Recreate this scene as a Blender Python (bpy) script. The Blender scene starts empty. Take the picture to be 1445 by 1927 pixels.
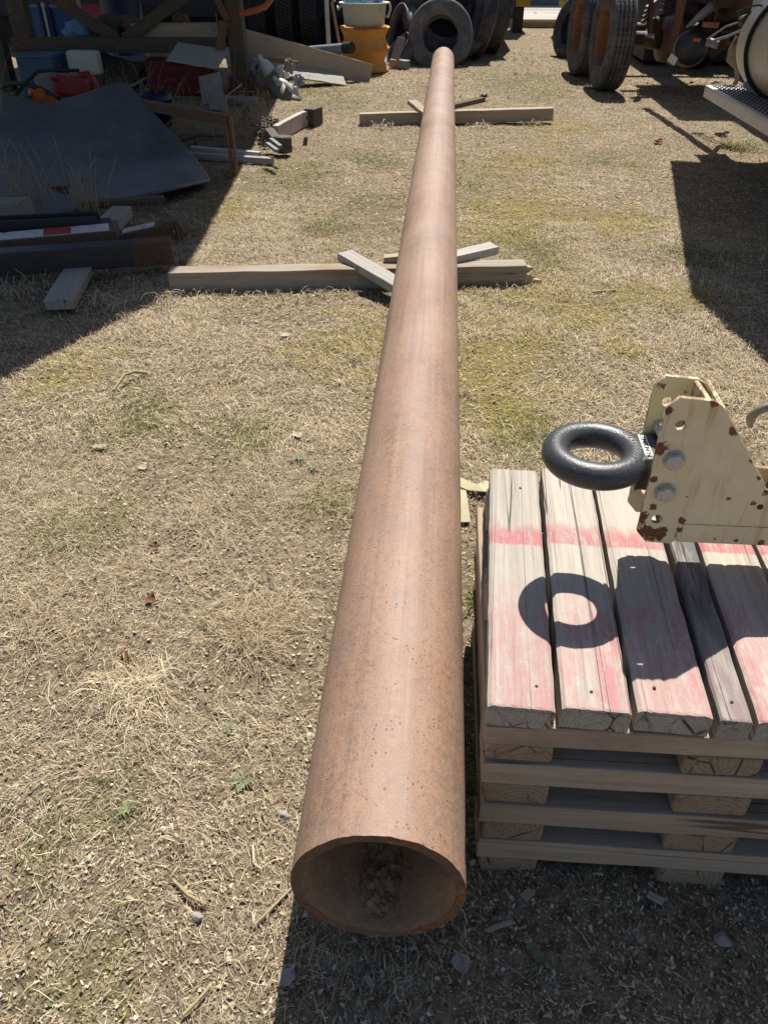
import bpy, bmesh, math, random
import numpy as np
from mathutils import Vector, Matrix, noise as mnoise

# ------------------------------------------------------------------ camera, sky, sun, exposure
CAM_H = 1.40
PITCH = math.radians(36.52)          # the phone looks down at the near end of the pipe
YAW = math.radians(4.08)             # the pipe lies along +Y, a little to the right of the view axis
FOC, CX, CY = 1447.0, 722.5, 963.5
scene = bpy.context.scene
col = scene.collection
cam = bpy.data.cameras.new("camera")
camo = bpy.data.objects.new("camera", cam)
col.objects.link(camo)
camo.location = (0, 0, CAM_H)
camo.rotation_euler = (math.pi / 2 - PITCH, 0, YAW)
cam.sensor_fit = 'VERTICAL'
cam.sensor_height = 36.0
cam.lens = 36.0 * FOC / 1927.0
cam.clip_start = 0.02
cam.clip_end = 1000.0
scene.camera = camo

SUN = Vector((0.112, 0.62, 1.0)).normalized()     # direction to the sun
world = bpy.data.worlds.new("World")
scene.world = world
world.use_nodes = True
wn = world.node_tree
wn.nodes.clear()
wo = wn.nodes.new("ShaderNodeOutputWorld")
wb = wn.nodes.new("ShaderNodeBackground")
ws = wn.nodes.new("ShaderNodeTexSky")
ws.sky_type = 'NISHITA'
ws.sun_disc = False
ws.sun_elevation = math.asin(SUN.z)
ws.sun_rotation = math.atan2(SUN.x, SUN.y)
wb.inputs["Strength"].default_value = 0.06
wn.links.new(ws.outputs[0], wb.inputs[0])
wn.links.new(wb.outputs[0], wo.inputs[0])
sl = bpy.data.lights.new("sun", 'SUN')
sl.energy = 4.6
sl.angle = math.radians(0.53)
sl.color = (1.0, 0.955, 0.88)
so = bpy.data.objects.new("sun", sl)
col.objects.link(so)
so.location = (2, 8, 12)
so.rotation_mode = 'QUATERNION'
so.rotation_quaternion = SUN.to_track_quat('Z', 'Y')
scene.view_settings.view_transform = 'Standard'
scene.view_settings.look = 'None'
scene.view_settings.gamma = 1.0
scene.view_settings.exposure = 0.76
scene.view_settings.use_curve_mapping = False
scene.cycles.max_bounces = 6
scene.cycles.diffuse_bounces = 3
scene.cycles.glossy_bounces = 3
scene.cycles.transmission_bounces = 2

RNG = random.Random(7)
rng = np.random.default_rng(11)

# ------------------------------------------------------------------ measuring helpers
def _ray(px, py):
    a, b = (px - CX) / FOC, (CY - py) / FOC
    x, y, z = a, math.cos(PITCH) + b * math.sin(PITCH), -math.sin(PITCH) + b * math.cos(PITCH)
    c, s = math.cos(YAW), math.sin(YAW)
    return Vector((c * x - s * y, s * x + c * y, z))

def G(px, py, z=0.0):
    """where the sight line through a photo pixel meets the height z"""
    r = _ray(px, py)
    return Vector((0, 0, CAM_H)) + r * ((z - CAM_H) / r.z)

def D(px, py, y):
    """where the sight line through a photo pixel meets the plane at distance y"""
    r = _ray(px, py)
    return Vector((0, 0, CAM_H)) + r * (y / r.y)

# ------------------------------------------------------------------ object helpers
WM = {}

def put(name, mesh, mat, parent=None, M=None):
    M = M or Matrix.Identity(4)
    o = bpy.data.objects.new(name, mesh)
    if mat is not None and mesh is not None and len(mesh.materials) == 0:
        mesh.materials.append(mat)
    col.objects.link(o)
    WM[o] = M
    if parent is not None:
        o.parent = parent
        o.matrix_basis = WM[parent].inverted() @ M
    else:
        o.matrix_basis = M
    return o

def thing(name, label, cat, loc=(0, 0, 0), group=None):
    o = put(name, None, None, None, Matrix.Translation(Vector(loc)))
    return tag(o, label, cat, group)

def tag(o, label, cat, group=None):
    o["label"] = label
    o["category"] = cat
    o["kind"] = "thing"
    if group:
        o["group"] = group
    return o

def structure(o):
    o["kind"] = "structure"
    return o

def smooth(me, on=True):
    me.polygons.foreach_set("use_smooth", [on] * len(me.polygons))
    return me

def bevel(o, w=0.004, seg=2, angle=40):
    m = o.modifiers.new("bevel", 'BEVEL')
    m.width = w
    m.segments = seg
    m.limit_method = 'ANGLE'
    m.angle_limit = math.radians(angle)
    return o

def frame_of(p0, p1, up=(0, 0, 1)):
    x = (Vector(p1) - Vector(p0)).normalized()
    u = Vector(up)
    if abs(x.dot(u)) > 0.98:
        u = Vector((0, 1, 0))
    y = u.cross(x).normalized()
    z = x.cross(y)
    M = Matrix((x, y, z)).transposed().to_4x4()
    M.translation = (Vector(p0) + Vector(p1)) / 2
    return M

class MB:
    """collects shapes in world coordinates and links them as one mesh"""
    def __init__(self):
        self.v, self.f, self.s = [], [], []

    def add(self, vs, fs, sm=False):
        n = len(self.v)
        self.v += [tuple(p) for p in vs]
        self.f += [tuple(i + n for i in f) for f in fs]
        self.s += [sm] * len(fs)
        return self

    def box(self, p0, p1, w, h, up=(0, 0, 1)):
        M = frame_of(p0, p1, up)
        l = (Vector(p1) - Vector(p0)).length / 2
        vs = [M @ Vector((sx * l, sy * w / 2, sz * h / 2)) for sx in (-1, 1) for sy in (-1, 1) for sz in (-1, 1)]
        return self.add(vs, [(0, 1, 3, 2), (4, 6, 7, 5), (0, 4, 5, 1), (2, 3, 7, 6), (0, 2, 6, 4), (1, 5, 7, 3)])

    def blk(self, x0, x1, y0, y1, z0, z1):
        return self.box((x0, (y0 + y1) / 2, (z0 + z1) / 2), (x1, (y0 + y1) / 2, (z0 + z1) / 2), y1 - y0, z1 - z0)

    def tube(self, pts, r, n=10, caps=True):
        pts = [Vector(p) for p in pts]
        rs = r if isinstance(r, (list, tuple)) else [r] * len(pts)
        vs, fs = [], []
        ref = None
        for i, p in enumerate(pts):
            t = (pts[min(i + 1, len(pts) - 1)] - pts[max(i - 1, 0)]).normalized()
            if ref is None:
                ref = t.orthogonal().normalized()
            ref = (ref - t * ref.dot(t)).normalized()
            b = t.cross(ref)
            for k in range(n):
                a = 2 * math.pi * k / n
                vs.append(p + (ref * math.cos(a) + b * math.sin(a)) * rs[i])
        for i in range(len(pts) - 1):
            for k in range(n):
                fs.append((i * n + k, i * n + (k + 1) % n, (i + 1) * n + (k + 1) % n, (i + 1) * n + k))
        self.add(vs, fs, True)
        if caps:
            m = len(pts) - 1
            self.add([vs[k] for k in range(n)][::-1], [tuple(range(n))])
            self.add([vs[m * n + k] for k in range(n)], [tuple(range(n))])
        return self

    def lathe(self, prof, M, n=48, sm=True, close=False):
        """prof: (radius, height) pairs turned round the local Z axis of M"""
        vs, fs = [], []
        for r, h in prof:
            for k in range(n):
                a = 2 * math.pi * k / n
                vs.append(M @ Vector((r * math.cos(a), r * math.sin(a), h)))
        m = len(prof)
        for i in range(m if close else m - 1):
            j = (i + 1) % m
            for k in range(n):
                fs.append((i * n + k, i * n + (k + 1) % n, j * n + (k + 1) % n, j * n + k))
        return self.add(vs, fs, sm)

    def disc(self, M, r, n=32):
        return self.add([M @ Vector((r * math.cos(2 * math.pi * k / n), r * math.sin(2 * math.pi * k / n), 0)) for k in range(n)], [tuple(range(n))])

    def prism(self, poly, M, d):
        n = len(poly)
        vs = [M @ Vector((x, y, 0)) for x, y in poly] + [M @ Vector((x, y, d)) for x, y in poly]
        fs = [tuple(range(n))[::-1], tuple(range(n, 2 * n))]
        fs += [(i, (i + 1) % n, n + (i + 1) % n, n + i) for i in range(n)]
        return self.add(vs, fs)

    def mesh(self, name, c):
        me = bpy.data.meshes.new(name)
        me.from_pydata([(x - c[0], y - c[1], z - c[2]) for x, y, z in self.v], [], self.f)
        me.polygons.foreach_set("use_smooth", self.s)
        bm = bmesh.new()
        bm.from_mesh(me)
        bmesh.ops.recalc_face_normals(bm, faces=bm.faces)
        bm.to_mesh(me)
        bm.free()
        return me

    def build(self, name, mat, parent=None, bev=0):
        a = np.array(self.v)
        c = (a.min(0) + a.max(0)) / 2
        if parent is None:
            c[2] = a[:, 2].min()
        o = put(name, self.mesh(name, c), mat, parent, Matrix.Translation(Vector(c)))
        if bev:
            bevel(o, bev)
        return o

def board(name, p0, p1, w, h, mat, parent=None, bev=0.004, rough=0.0015, up=(0, 0, 1), seed=None, mesh=None):
    """a sawn board: long axis = local X, slightly uneven edges"""
    M = frame_of(p0, p1, up)
    l = (Vector(p1) - Vector(p0)).length
    rr = random.Random(seed if seed is not None else RNG.random())
    if mesh is None:
        n = max(2, min(14, int(l / 0.07)))
        vs, fs = [], []
        for i in range(n + 1):
            x = (i / n - 0.5) * l
            for sy, sz in ((-1, -1), (1, -1), (1, 1), (-1, 1)):
                vs.append((x + rr.uniform(-rough, rough) * 1.5, sy * w / 2 + rr.uniform(-rough, rough), sz * h / 2 + rr.uniform(-rough, rough)))
        for i in range(n):
            for k in range(4):
                fs.append((i * 4 + k, i * 4 + (k + 1) % 4, i * 4 + 4 + (k + 1) % 4, i * 4 + 4 + k))
        fs.append((3, 2, 1, 0))
        fs.append((n * 4, n * 4 + 1, n * 4 + 2, n * 4 + 3))
        mesh = bpy.data.meshes.new(name)
        mesh.from_pydata(vs, [], fs)
    o = put(name, mesh, mat, parent, M)
    if bev:
        bevel(o, bev, 2, 50)
    return o

def plate_mesh(name, loops, t, bev=0.0015):
    """flat plate of thickness t in local XY from an outline and hole outlines"""
    cu = bpy.data.curves.new(name, 'CURVE')
    cu.dimensions = '2D'
    cu.fill_mode = 'BOTH'
    cu.extrude = t / 2 - bev
    cu.bevel_depth = bev
    cu.bevel_resolution = 1
    for lp in loops:
        sp = cu.splines.new('POLY')
        sp.points.add(len(lp) - 1)
        for i, (x, y) in enumerate(lp):
            sp.points[i].co = (x, y, 0, 1)
        sp.use_cyclic_u = True
    ob = bpy.data.objects.new(name, cu)
    me = bpy.data.meshes.new_from_object(ob)
    bpy.data.objects.remove(ob)
    bpy.data.curves.remove(cu)
    return me

def text_mesh(name, body, size, ext=0.0006):
    cu = bpy.data.curves.new(name, 'FONT')
    cu.body = body
    cu.size = size
    cu.extrude = ext
    cu.align_x = 'CENTER'
    cu.align_y = 'CENTER'
    cu.resolution_u = 2
    ob = bpy.data.objects.new(name, cu)
    me = bpy.data.meshes.new_from_object(ob)
    bpy.data.objects.remove(ob)
    bpy.data.curves.remove(cu)
    return me

def circle(cx, cy, r, n=24, ry=None):
    return [(cx + r * math.cos(2 * math.pi * k / n), cy + (ry or r) * math.sin(2 * math.pi * k / n)) for k in range(n)]

# ------------------------------------------------------------------ material helpers
class NT:
    def __init__(self, name, rough=0.8, metal=0.0, spec=0.3):
        self.m = bpy.data.materials.new(name)
        self.m.use_nodes = True
        self.t = self.m.node_tree
        self.b = self.t.nodes["Principled BSDF"]
        self.b.inputs["Roughness"].default_value = rough
        self.b.inputs["Metallic"].default_value = metal
        self.b.inputs["Specular IOR Level"].default_value = spec
        self.tc = self.t.nodes.new("ShaderNodeTexCoord")
        self._off = None

    def n(self, typ, **kw):
        nd = self.t.nodes.new(typ)
        for k, v in kw.items():
            setattr(nd, k, v)
        return nd

    def l(self, a, b):
        self.t.links.new(a, b)

    def coord(self, scale=(1, 1, 1), world=False, rand=True):
        if world:
            src = self.n("ShaderNodeNewGeometry").outputs["Position"]
        else:
            src = self.tc.outputs["Object"]
        if rand and not world:
            oi = self.n("ShaderNodeObjectInfo")
            mu = self.n("ShaderNodeMath", operation='MULTIPLY')
            mu.inputs[1].default_value = 37.0
            self.l(oi.outputs["Random"], mu.inputs[0])
            ad = self.n("ShaderNodeVectorMath", operation='ADD')
            self.l(src, ad.inputs[0])
            self.l(mu.outputs[0], ad.inputs[1])
            src = ad.outputs[0]
        mp = self.n("ShaderNodeMapping")
        mp.inputs["Scale"].default_value = scale
        self.l(src, mp.inputs[0])
        return mp.outputs[0]

    def noise(self, vec, scale=5, detail=4, rough=0.6, dist=0.0):
        nd = self.n("ShaderNodeTexNoise")
        nd.inputs["Scale"].default_value = scale
        nd.inputs["Detail"].default_value = detail
        nd.inputs["Roughness"].default_value = rough
        nd.inputs["Distortion"].default_value = dist
        self.l(vec, nd.inputs["Vector"])
        return nd.outputs["Fac"]

    def voro(self, vec, scale=20, feature='F1', out="Distance", rnd=1.0):
        nd = self.n("ShaderNodeTexVoronoi", feature=feature)
        nd.inputs["Scale"].default_value = scale
        nd.inputs["Randomness"].default_value = rnd
        self.l(vec, nd.inputs["Vector"])
        return nd.outputs[out]

    def ramp(self, fac, stops, interp='LINEAR'):
        nd = self.n("ShaderNodeValToRGB")
        nd.color_ramp.interpolation = interp
        els = nd.color_ramp.elements
        while len(els) < len(stops):
            els.new(0.5)
        for e, (p, c) in zip(els, stops):
            e.position = p
            e.color = (c, c, c, 1) if isinstance(c, (int, float)) else (*c, 1)
        self.l(fac, nd.inputs[0])
        return nd.outputs[0]

    def math(self, op, a, b=None, clamp=False):
        nd = self.n("ShaderNodeMath", operation=op, use_clamp=clamp)
        for i, v in enumerate((a, b)):
            if v is None:
                continue
            if isinstance(v, (int, float)):
                nd.inputs[i].default_value = v
            else:
                self.l(v, nd.inputs[i])
        return nd.outputs[0]

    def mix(self, fac, a, b, blend='MIX'):
        nd = self.n("ShaderNodeMix", data_type='RGBA', blend_type=blend)
        for i, v in ((0, fac), (6, a), (7, b)):
            if isinstance(v, (int, float)):
                nd.inputs[i].default_value = v
            elif isinstance(v, tuple):
                nd.inputs[i].default_value = (*v, 1)
            else:
                self.l(v, nd.inputs[i])
        return nd.outputs[2]

    def sep(self, vec):
        nd = self.n("ShaderNodeSeparateXYZ")
        self.l(vec, nd.inputs[0])
        return nd.outputs

    def bump(self, h, strength=0.3, dist=0.01):
        nd = self.n("ShaderNodeBump")
        nd.inputs["Strength"].default_value = strength
        nd.inputs["Distance"].default_value = dist
        self.l(h, nd.inputs["Height"])
        self.l(nd.outputs[0], self.b.inputs["Normal"])
        return nd.outputs[0]

    def edge(self, radius=0.006):
        """1 where the surface turns a corner within the radius"""
        bv = self.n("ShaderNodeBevel", samples=4)
        bv.inputs["Radius"].default_value = radius
        ge = self.n("ShaderNodeNewGeometry")
        dt = self.n("ShaderNodeVectorMath", operation='DOT_PRODUCT')
        self.l(bv.outputs[0], dt.inputs[0])
        self.l(ge.outputs["Normal"], dt.inputs[1])
        return self.math('SUBTRACT', 1.0, dt.outputs["Value"], True)

    def color(self, c):
        if isinstance(c, tuple):
            self.b.inputs["Base Color"].default_value = (*c, 1)
        else:
            self.l(c, self.b.inputs["Base Color"])
        return self

def wood(name, light, dark, crack=0.5, stain=None, paint=None, spec=0.15, ring=60.0):
    m = NT(name, 0.85, 0, spec)
    oi = m.n("ShaderNodeObjectInfo")
    g1 = m.noise(m.coord((5, 300, 300)), 1.0, 5, 0.75, 0.15)
    g2 = m.noise(m.coord((1.8, 60, 60)), 1.0, 5, 0.65, 0.25)
    blot = m.noise(m.coord((5, 11, 11)), 1.3, 6, 0.65)
    gr = m.math('ADD', m.math('MULTIPLY', g1, 0.55), m.math('MULTIPLY', g2, 0.45))
    mid = tuple((a * 0.62 + b * 0.38) for a, b in zip(light, dark))
    c = m.ramp(gr, [(0.3, dark), (0.47, mid), (0.62, light), (0.8, tuple(min(1, x * 1.12) for x in light))])
    c = m.mix(m.ramp(blot, [(0.35, 0.0), (0.75, 0.55)]), c, mid)
    if stain:
        sn = m.noise(m.coord((2.0, 6, 6)), 1.0, 5, 0.7)
        c = m.mix(m.ramp(sn, [(0.5, 0.0), (0.66, 0.75)]), c, stain)
    # long drying cracks
    ck = m.noise(m.coord((0.55, 34, 12)), 1.0, 2, 0.35, 0.05)
    line = m.ramp(m.math('ABSOLUTE', m.math('SUBTRACT', ck, 0.5)), [(0.0, 1.0), (0.004, 0.8), (0.009, 0.0)])
    ckm = m.math('MULTIPLY', line, m.ramp(m.noise(m.coord((2.2, 16, 5)), 1.0, 2), [(0.42, 0.0), (0.54, crack)]))
    tint = m.math('ADD', m.math('MULTIPLY', oi.outputs["Random"], 0.35), 0.78)
    hs = m.n("ShaderNodeHueSaturation")
    m.l(tint, hs.inputs["Value"])
    m.l(c, hs.inputs["Color"])
    c = hs.outputs[0]
    if paint is not None:
        c = paint(m, c, gr)
    c = m.mix(m.math('MULTIPLY', ckm, 0.85), c, (0.045, 0.034, 0.025))
    # end grain
    ox, oy, oz = m.sep(m.coord((1, 1, 1), rand=False))
    sh = m.math('ADD', oz, m.math('MULTIPLY', m.math('SUBTRACT', oi.outputs["Random"], 0.3), 0.09))
    sy = m.math('ADD', oy, m.math('MULTIPLY', m.math('SUBTRACT', oi.outputs["Random"], 0.5), 0.05))
    rad = m.math('SQRT', m.math('ADD', m.math('MULTIPLY', sh, sh), m.math('MULTIPLY', sy, sy)))
    rad = m.math('ADD', rad, m.math('MULTIPLY', m.noise(m.coord((4, 26, 26)), 1.0, 5, 0.65), 0.02))
    rg = m.math('SINE', m.math('MULTIPLY', rad, ring * 15.0))
    ern = m.noise(m.coord((20, 90, 90)), 1.0, 5, 0.7)
    endc = m.mix(m.math('ADD', m.math('MULTIPLY', rg, 0.16), ern), tuple(x * 0.55 for x in mid), tuple(x * 0.9 for x in light))
    ek = m.voro(m.coord((1, 22, 13)), 1.0, 'DISTANCE_TO_EDGE')
    ekm = m.ramp(ek, [(0.0, 1.0), (0.02, 0.7), (0.05, 0.0)])
    ekm = m.math('MULTIPLY', ekm, m.ramp(m.noise(m.coord((1, 20, 20)), 1.0, 2), [(0.45, 0.0), (0.6, 1.0)]))
    endc = m.mix(ekm, endc, (0.025, 0.02, 0.015))
    nx = m.math('ABSOLUTE', m.sep(m.tc.outputs["Normal"])[0])
    c = m.mix(m.ramp(nx, [(0.75, 0.0), (0.85, 1.0)]), c, endc)
    m.color(c)
    h = m.math('SUBTRACT', gr, m.math('MULTIPLY', ckm, 1.2))
    m.bump(h, 0.5, 0.004)
    return m.m

def metal(name, base, rust=(0.17, 0.07, 0.035), amount=0.5, rough=0.6, spec=0.35, edge=0.0, scale=6.0, var=0.25, metal_=0.0, bumps=0.15):
    """painted or bare steel with patches of rust and grime"""
    m = NT(name, rough, metal_, spec)
    v = m.coord()
    n1 = m.noise(v, scale, 8, 0.68)
    n2 = m.noise(v, scale * 7, 5, 0.6)
    lo, hi = tuple(x * (1 - var) for x in base), tuple(min(1, x * (1 + var)) for x in base)
    c = m.ramp(n2, [(0.3, lo), (0.7, hi)])
    dk = tuple(x * 0.45 for x in rust)
    rc = m.ramp(n2, [(0.3, dk), (0.55, rust), (0.75, tuple(min(1, x * 1.7) for x in rust))])
    f = m.math('ADD', n1, m.math('MULTIPLY', m.math('SUBTRACT', n2, 0.5), 0.18))
    t = 0.78 - amount * 0.45
    if edge:
        e = m.edge(edge)
        f = m.math('ADD', f, m.math('MULTIPLY', e, 1.1))
    mask = m.ramp(f, [(t, 0.0), (t + 0.03, 1.0)])
    m.color(m.mix(mask, c, rc))
    m.l(m.ramp(mask, [(0.0, rough), (1.0, 0.9)]), m.b.inputs["Roughness"])
    m.bump(m.math('ADD', m.math('MULTIPLY', n2, 0.6), m.math('MULTIPLY', mask, 0.4)), bumps, 0.004)
    return m.m

def plain(name, base, rough=0.7, spec=0.3, var=0.25, scale=9.0, bumps=0.1, dust=0.0, metal_=0.0):
    m = NT(name, rough, metal_, spec)
    v = m.coord()
    a = m.noise(v, scale, 6, 0.65)
    b = m.noise(v, scale * 9, 4, 0.6)
    s = m.math('ADD', m.math('MULTIPLY', a, 0.6), m.math('MULTIPLY', b, 0.4))
    c = m.ramp(s, [(0.3, tuple(x * (1 - var) for x in base)), (0.7, tuple(min(1, x * (1 + var)) for x in base))])
    if dust:
        c = m.mix(m.ramp(a, [(0.42, 0.0), (0.7, dust)]), c, (0.32, 0.27, 0.2))
    m.color(c)
    m.bump(s, bumps, 0.004)
    return m.m

# ------------------------------------------------------------------ ground
_tab = rng.random((256, 256))

def vnoise(x, y):
    xi, yi = np.floor(x).astype(int), np.floor(y).astype(int)
    fx, fy = x - xi, y - yi
    fx, fy = fx * fx * (3 - 2 * fx), fy * fy * (3 - 2 * fy)
    a, b = _tab[xi & 255, yi & 255], _tab[(xi + 1) & 255, yi & 255]
    c, d = _tab[xi & 255, (yi + 1) & 255], _tab[(xi + 1) & 255, (yi + 1) & 255]
    return (a * (1 - fx) + b * fx) * (1 - fy) + (c * (1 - fx) + d * fx) * fy

def fbm(x, y, s, o=4, g=0.55):
    t, a, w = 0.0, 1.0, 0.0
    for k in range(o):
        t = t + a * vnoise(x * s + 17.3 * k, y * s + 5.1 * k)
        w += a
        a *= g
        s *= 2.07
    return t / w

def gheight(x, y):
    near = np.clip(1.2 - y / 14.0, 0.3, 1.0)
    return ((fbm(x, y, 1.1, 3) - 0.5) * 0.03 + (fbm(x, y, 9.0, 4, 0.6) - 0.5) * 0.026) * near - 0.004

MOSS = [(1000, 540, .25), (1060, 585, .22), (960, 655, .28), (680, 640, .22), (930, 600, .22), (1200, 560, .15),
        (1290, 555, .12), (690, 700, .1), (900, 710, .2), (985, 385, .3), (1010, 400, .25), (940, 430, .25), (120, 695, .15),
        (940, 760, .16), (1000, 300, .35), (1180, 420, .2), (430, 395, .2), (1170, 650, .12), (650, 500, .1), (1040, 240, .3)]
MOSS = [(G(a, b).x, G(a, b).y, r * 1.3) for a, b, r in MOSS]
GREEN = [(450, 820, .16), (260, 780, .2), (200, 990, .12), (100, 1000, .1), (80, 1600, .08), (240, 1500, .08), (400, 350, .4), (560, 330, .4), (640, 430, .3),
         (1000, 470, .3), (620, 930, .12), (700, 380, .25), (560, 170, .8), (980, 150, .9), (640, 190, .5), (700, 300, .3), (880, 350, .3), (1120, 120, .6), (1020, 170, .7),
         (1300, 480, .2), (1390, 270, .3), (1150, 300, .3), (170, 1800, .1), (1000, 820, .15)]
GREEN = [(G(a, b).x, G(a, b).y, r) for a, b, r in GREEN]

def spots(x, y, S):
    m = np.zeros_like(x)
    w = fbm(x, y, 4.0, 3) - 0.5
    w2 = fbm(x + 31, y + 7, 16.0, 3) - 0.5
    for cx, cy, r in S:
        d = np.sqrt((x - cx) ** 2 + ((y - cy) * 0.75) ** 2) / r
        m = np.maximum(m, 1.15 - d + w * 1.5 + w2 * 1.3)
    return np.clip(m, 0, 1)

def axis_grid(lo, hi, step, far, grow=1.22):
    a = list(np.arange(lo, hi + 1e-6, step))
    s, p, left, right = step, lo, [], []
    while p > -far:
        s *= grow
        p -= s
        left.append(p)
    s, p = step, hi
    while p < far:
        s *= grow
        p += s
        right.append(p)
    return np.array(left[::-1] + a + right)

gx = axis_grid(-2.6, 2.6, 0.026, 300)
gy = axis_grid(0.2, 9.0, 0.024, 300)
nxg, nyg = len(gx), len(gy)
XX, YY = np.meshgrid(gx, gy)
hh = gheight(XX, YY)
far_flat = np.clip(1.3 - np.maximum(np.abs(XX), np.abs(YY - 5)) / 40, 0, 1)
ZZ = hh * far_flat
me = bpy.data.meshes.new("ground")
co = np.stack([XX, YY, ZZ], -1).reshape(-1, 3)
i = np.arange(nyg - 1)[:, None] * nxg + np.arange(nxg - 1)[None, :]
quads = np.stack([i, i + 1, i + nxg + 1, i + nxg], -1).reshape(-1, 4)

def fast_mesh(name, co, faces, k, cols=None, sm=False):
    me = bpy.data.meshes.new(name)
    nf = len(faces)
    me.vertices.add(len(co))
    me.vertices.foreach_set("co", np.ascontiguousarray(co, dtype=np.float32).ravel())
    me.loops.add(nf * k)
    me.loops.foreach_set("vertex_index", np.ascontiguousarray(faces, dtype=np.int32).ravel())
    me.polygons.add(nf)
    me.polygons.foreach_set("loop_start", np.arange(0, nf * k, k, dtype=np.int32))
    me.polygons.foreach_set("loop_total", np.full(nf, k, dtype=np.int32))
    if sm:
        me.polygons.foreach_set("use_smooth", np.ones(nf, dtype=bool))
    me.update(calc_edges=True)
    if cols is not None:
        at = me.color_attributes.new("tone", 'FLOAT_COLOR', 'POINT')
        c4 = np.ones((len(co), 4), dtype=np.float32)
        c4[:, :3] = cols
        at.data.foreach_set("color", c4.ravel())
    return me

gm = np.stack([spots(XX.ravel(), YY.ravel(), MOSS), spots(XX.ravel(), YY.ravel(), GREEN), fbm(XX.ravel(), YY.ravel(), 0.7, 4)], -1)
me = fast_mesh("ground", co, quads, 4, gm, True)
m = NT("ground_soil_and_litter", 0.95, 0, 0.1)
at = m.n("ShaderNodeAttribute", attribute_name="tone")
mr, mg, mb_ = m.sep(at.outputs["Color"])
v = m.coord((1, 1, 1), True)
n1 = m.noise(v, 38, 6, 0.7)
n2 = m.noise(v, 150, 4, 0.7)
n3 = m.noise(v, 1.6, 5, 0.6)
c = m.ramp(n1, [(0.28, (0.045, 0.034, 0.024)), (0.43, (0.155, 0.115, 0.075)), (0.56, (0.30, 0.232, 0.15)), (0.72, (0.46, 0.37, 0.25))])
c = m.mix(m.ramp(n2, [(0.54, 0.0), (0.66, 0.6)]), c, (0.46, 0.375, 0.25))
c = m.mix(m.ramp(n2, [(0.33, 0.7), (0.42, 0.0)]), c, (0.06, 0.045, 0.03))
c = m.mix(m.ramp(n3, [(0.35, 0.35), (0.6, 0.0)]), c, (0.16, 0.125, 0.09))
c = m.mix(m.math('MULTIPLY', mr, 0.85), c, m.ramp(n2, [(0.3, (0.10, 0.078, 0.025)), (0.7, (0.35, 0.28, 0.095))]))
c = m.mix(m.math('MULTIPLY', mg, 0.3), c, m.ramp(n2, [(0.3, (0.045, 0.055, 0.015)), (0.7, (0.19, 0.19, 0.06))]))
m.color(c)
m.bump(m.math('ADD', m.math('MULTIPLY', n1, 0.7), m.math('MULTIPLY', n2, 0.5)), 0.9, 0.02)
structure(put("ground", me, m.m))

# ------------------------------------------------------------------ dry grass, litter, weeds
def grass_mat(name, trans=0.25):
    m = NT(name, 0.8, 0, 0.2)
    a = m.n("ShaderNodeAttribute", attribute_name="tone")
    m.color(a.outputs["Color"])
    tr = m.n("ShaderNodeBsdfTranslucent")
    m.l(a.outputs["Color"], tr.inputs[0])
    mx = m.n("ShaderNodeMixShader")
    mx.inputs[0].default_value = trans
    m.l(m.b.outputs[0], mx.inputs[1])
    m.l(tr.outputs[0], mx.inputs[2])
    m.l(mx.outputs[0], m.t.nodes["Material Output"].inputs[0])
    return m.m

STRAW = np.array([1.24, 1.25, 1.27]) * np.array([(.46, .37, .23), (.38, .30, .185), (.56, .47, .31), (.29, .225, .145), (.33, .29, .235), (.18, .125, .075), (.62, .54, .38), (.40, .31, .21)])
CHIP = np.array([0.98, 0.98, 1.0]) * np.array([(.52, .43, .28), (.43, .34, .21), (.33, .25, .155), (.22, .16, .10), (.60, .52, .37), (.36, .32, .27), (.12, .085, .055), (.47, .385, .25), (.27, .19, .12)])
GRN = np.array([(.13, .145, .04), (.20, .20, .07), (.09, .115, .035), (.26, .24, .095)])
MOS = np.array([(.42, .34, .11), (.34, .275, .085), (.48, .39, .14), (.25, .21, .07)])

def pick(P, n, p=None):
    c = P[rng.choice(len(P), n, p=p)]
    return c * rng.uniform(0.78, 1.18, (n, 1))

def strips(x, y, z, az, ln, wd, rise, curl, seg):
    """narrow curved strips: root (x,y,z), heading az, lifted by rise over the length, bent sideways by curl"""
    n = len(x)
    V = np.zeros((n, (seg + 1) * 2, 3))
    for k in range(seg + 1):
        t = k / seg
        a = az + curl * t
        cx = x + ln * t * np.cos(az + curl * t * 0.5)
        cy = y + ln * t * np.sin(az + curl * t * 0.5)
        cz = z + rise * (4 * t * (1 - t) * 0.5 + t * 0.5)
        w = wd * (1 - 0.75 * t * t) * 0.5
        V[:, 2 * k] = np.stack([cx - w * np.sin(a), cy + w * np.cos(a), cz], -1)
        V[:, 2 * k + 1] = np.stack([cx + w * np.sin(a), cy - w * np.cos(a), cz + wd * 0.3 * rng.uniform(-1, 1, n)], -1)
    base = (np.arange(n) * (seg + 1) * 2)[:, None]
    F = np.concatenate([base + np.array([[2 * k, 2 * k + 1, 2 * k + 3, 2 * k + 2]]) for k in range(seg)], 0)
    return V.reshape(-1, 3), F

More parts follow.
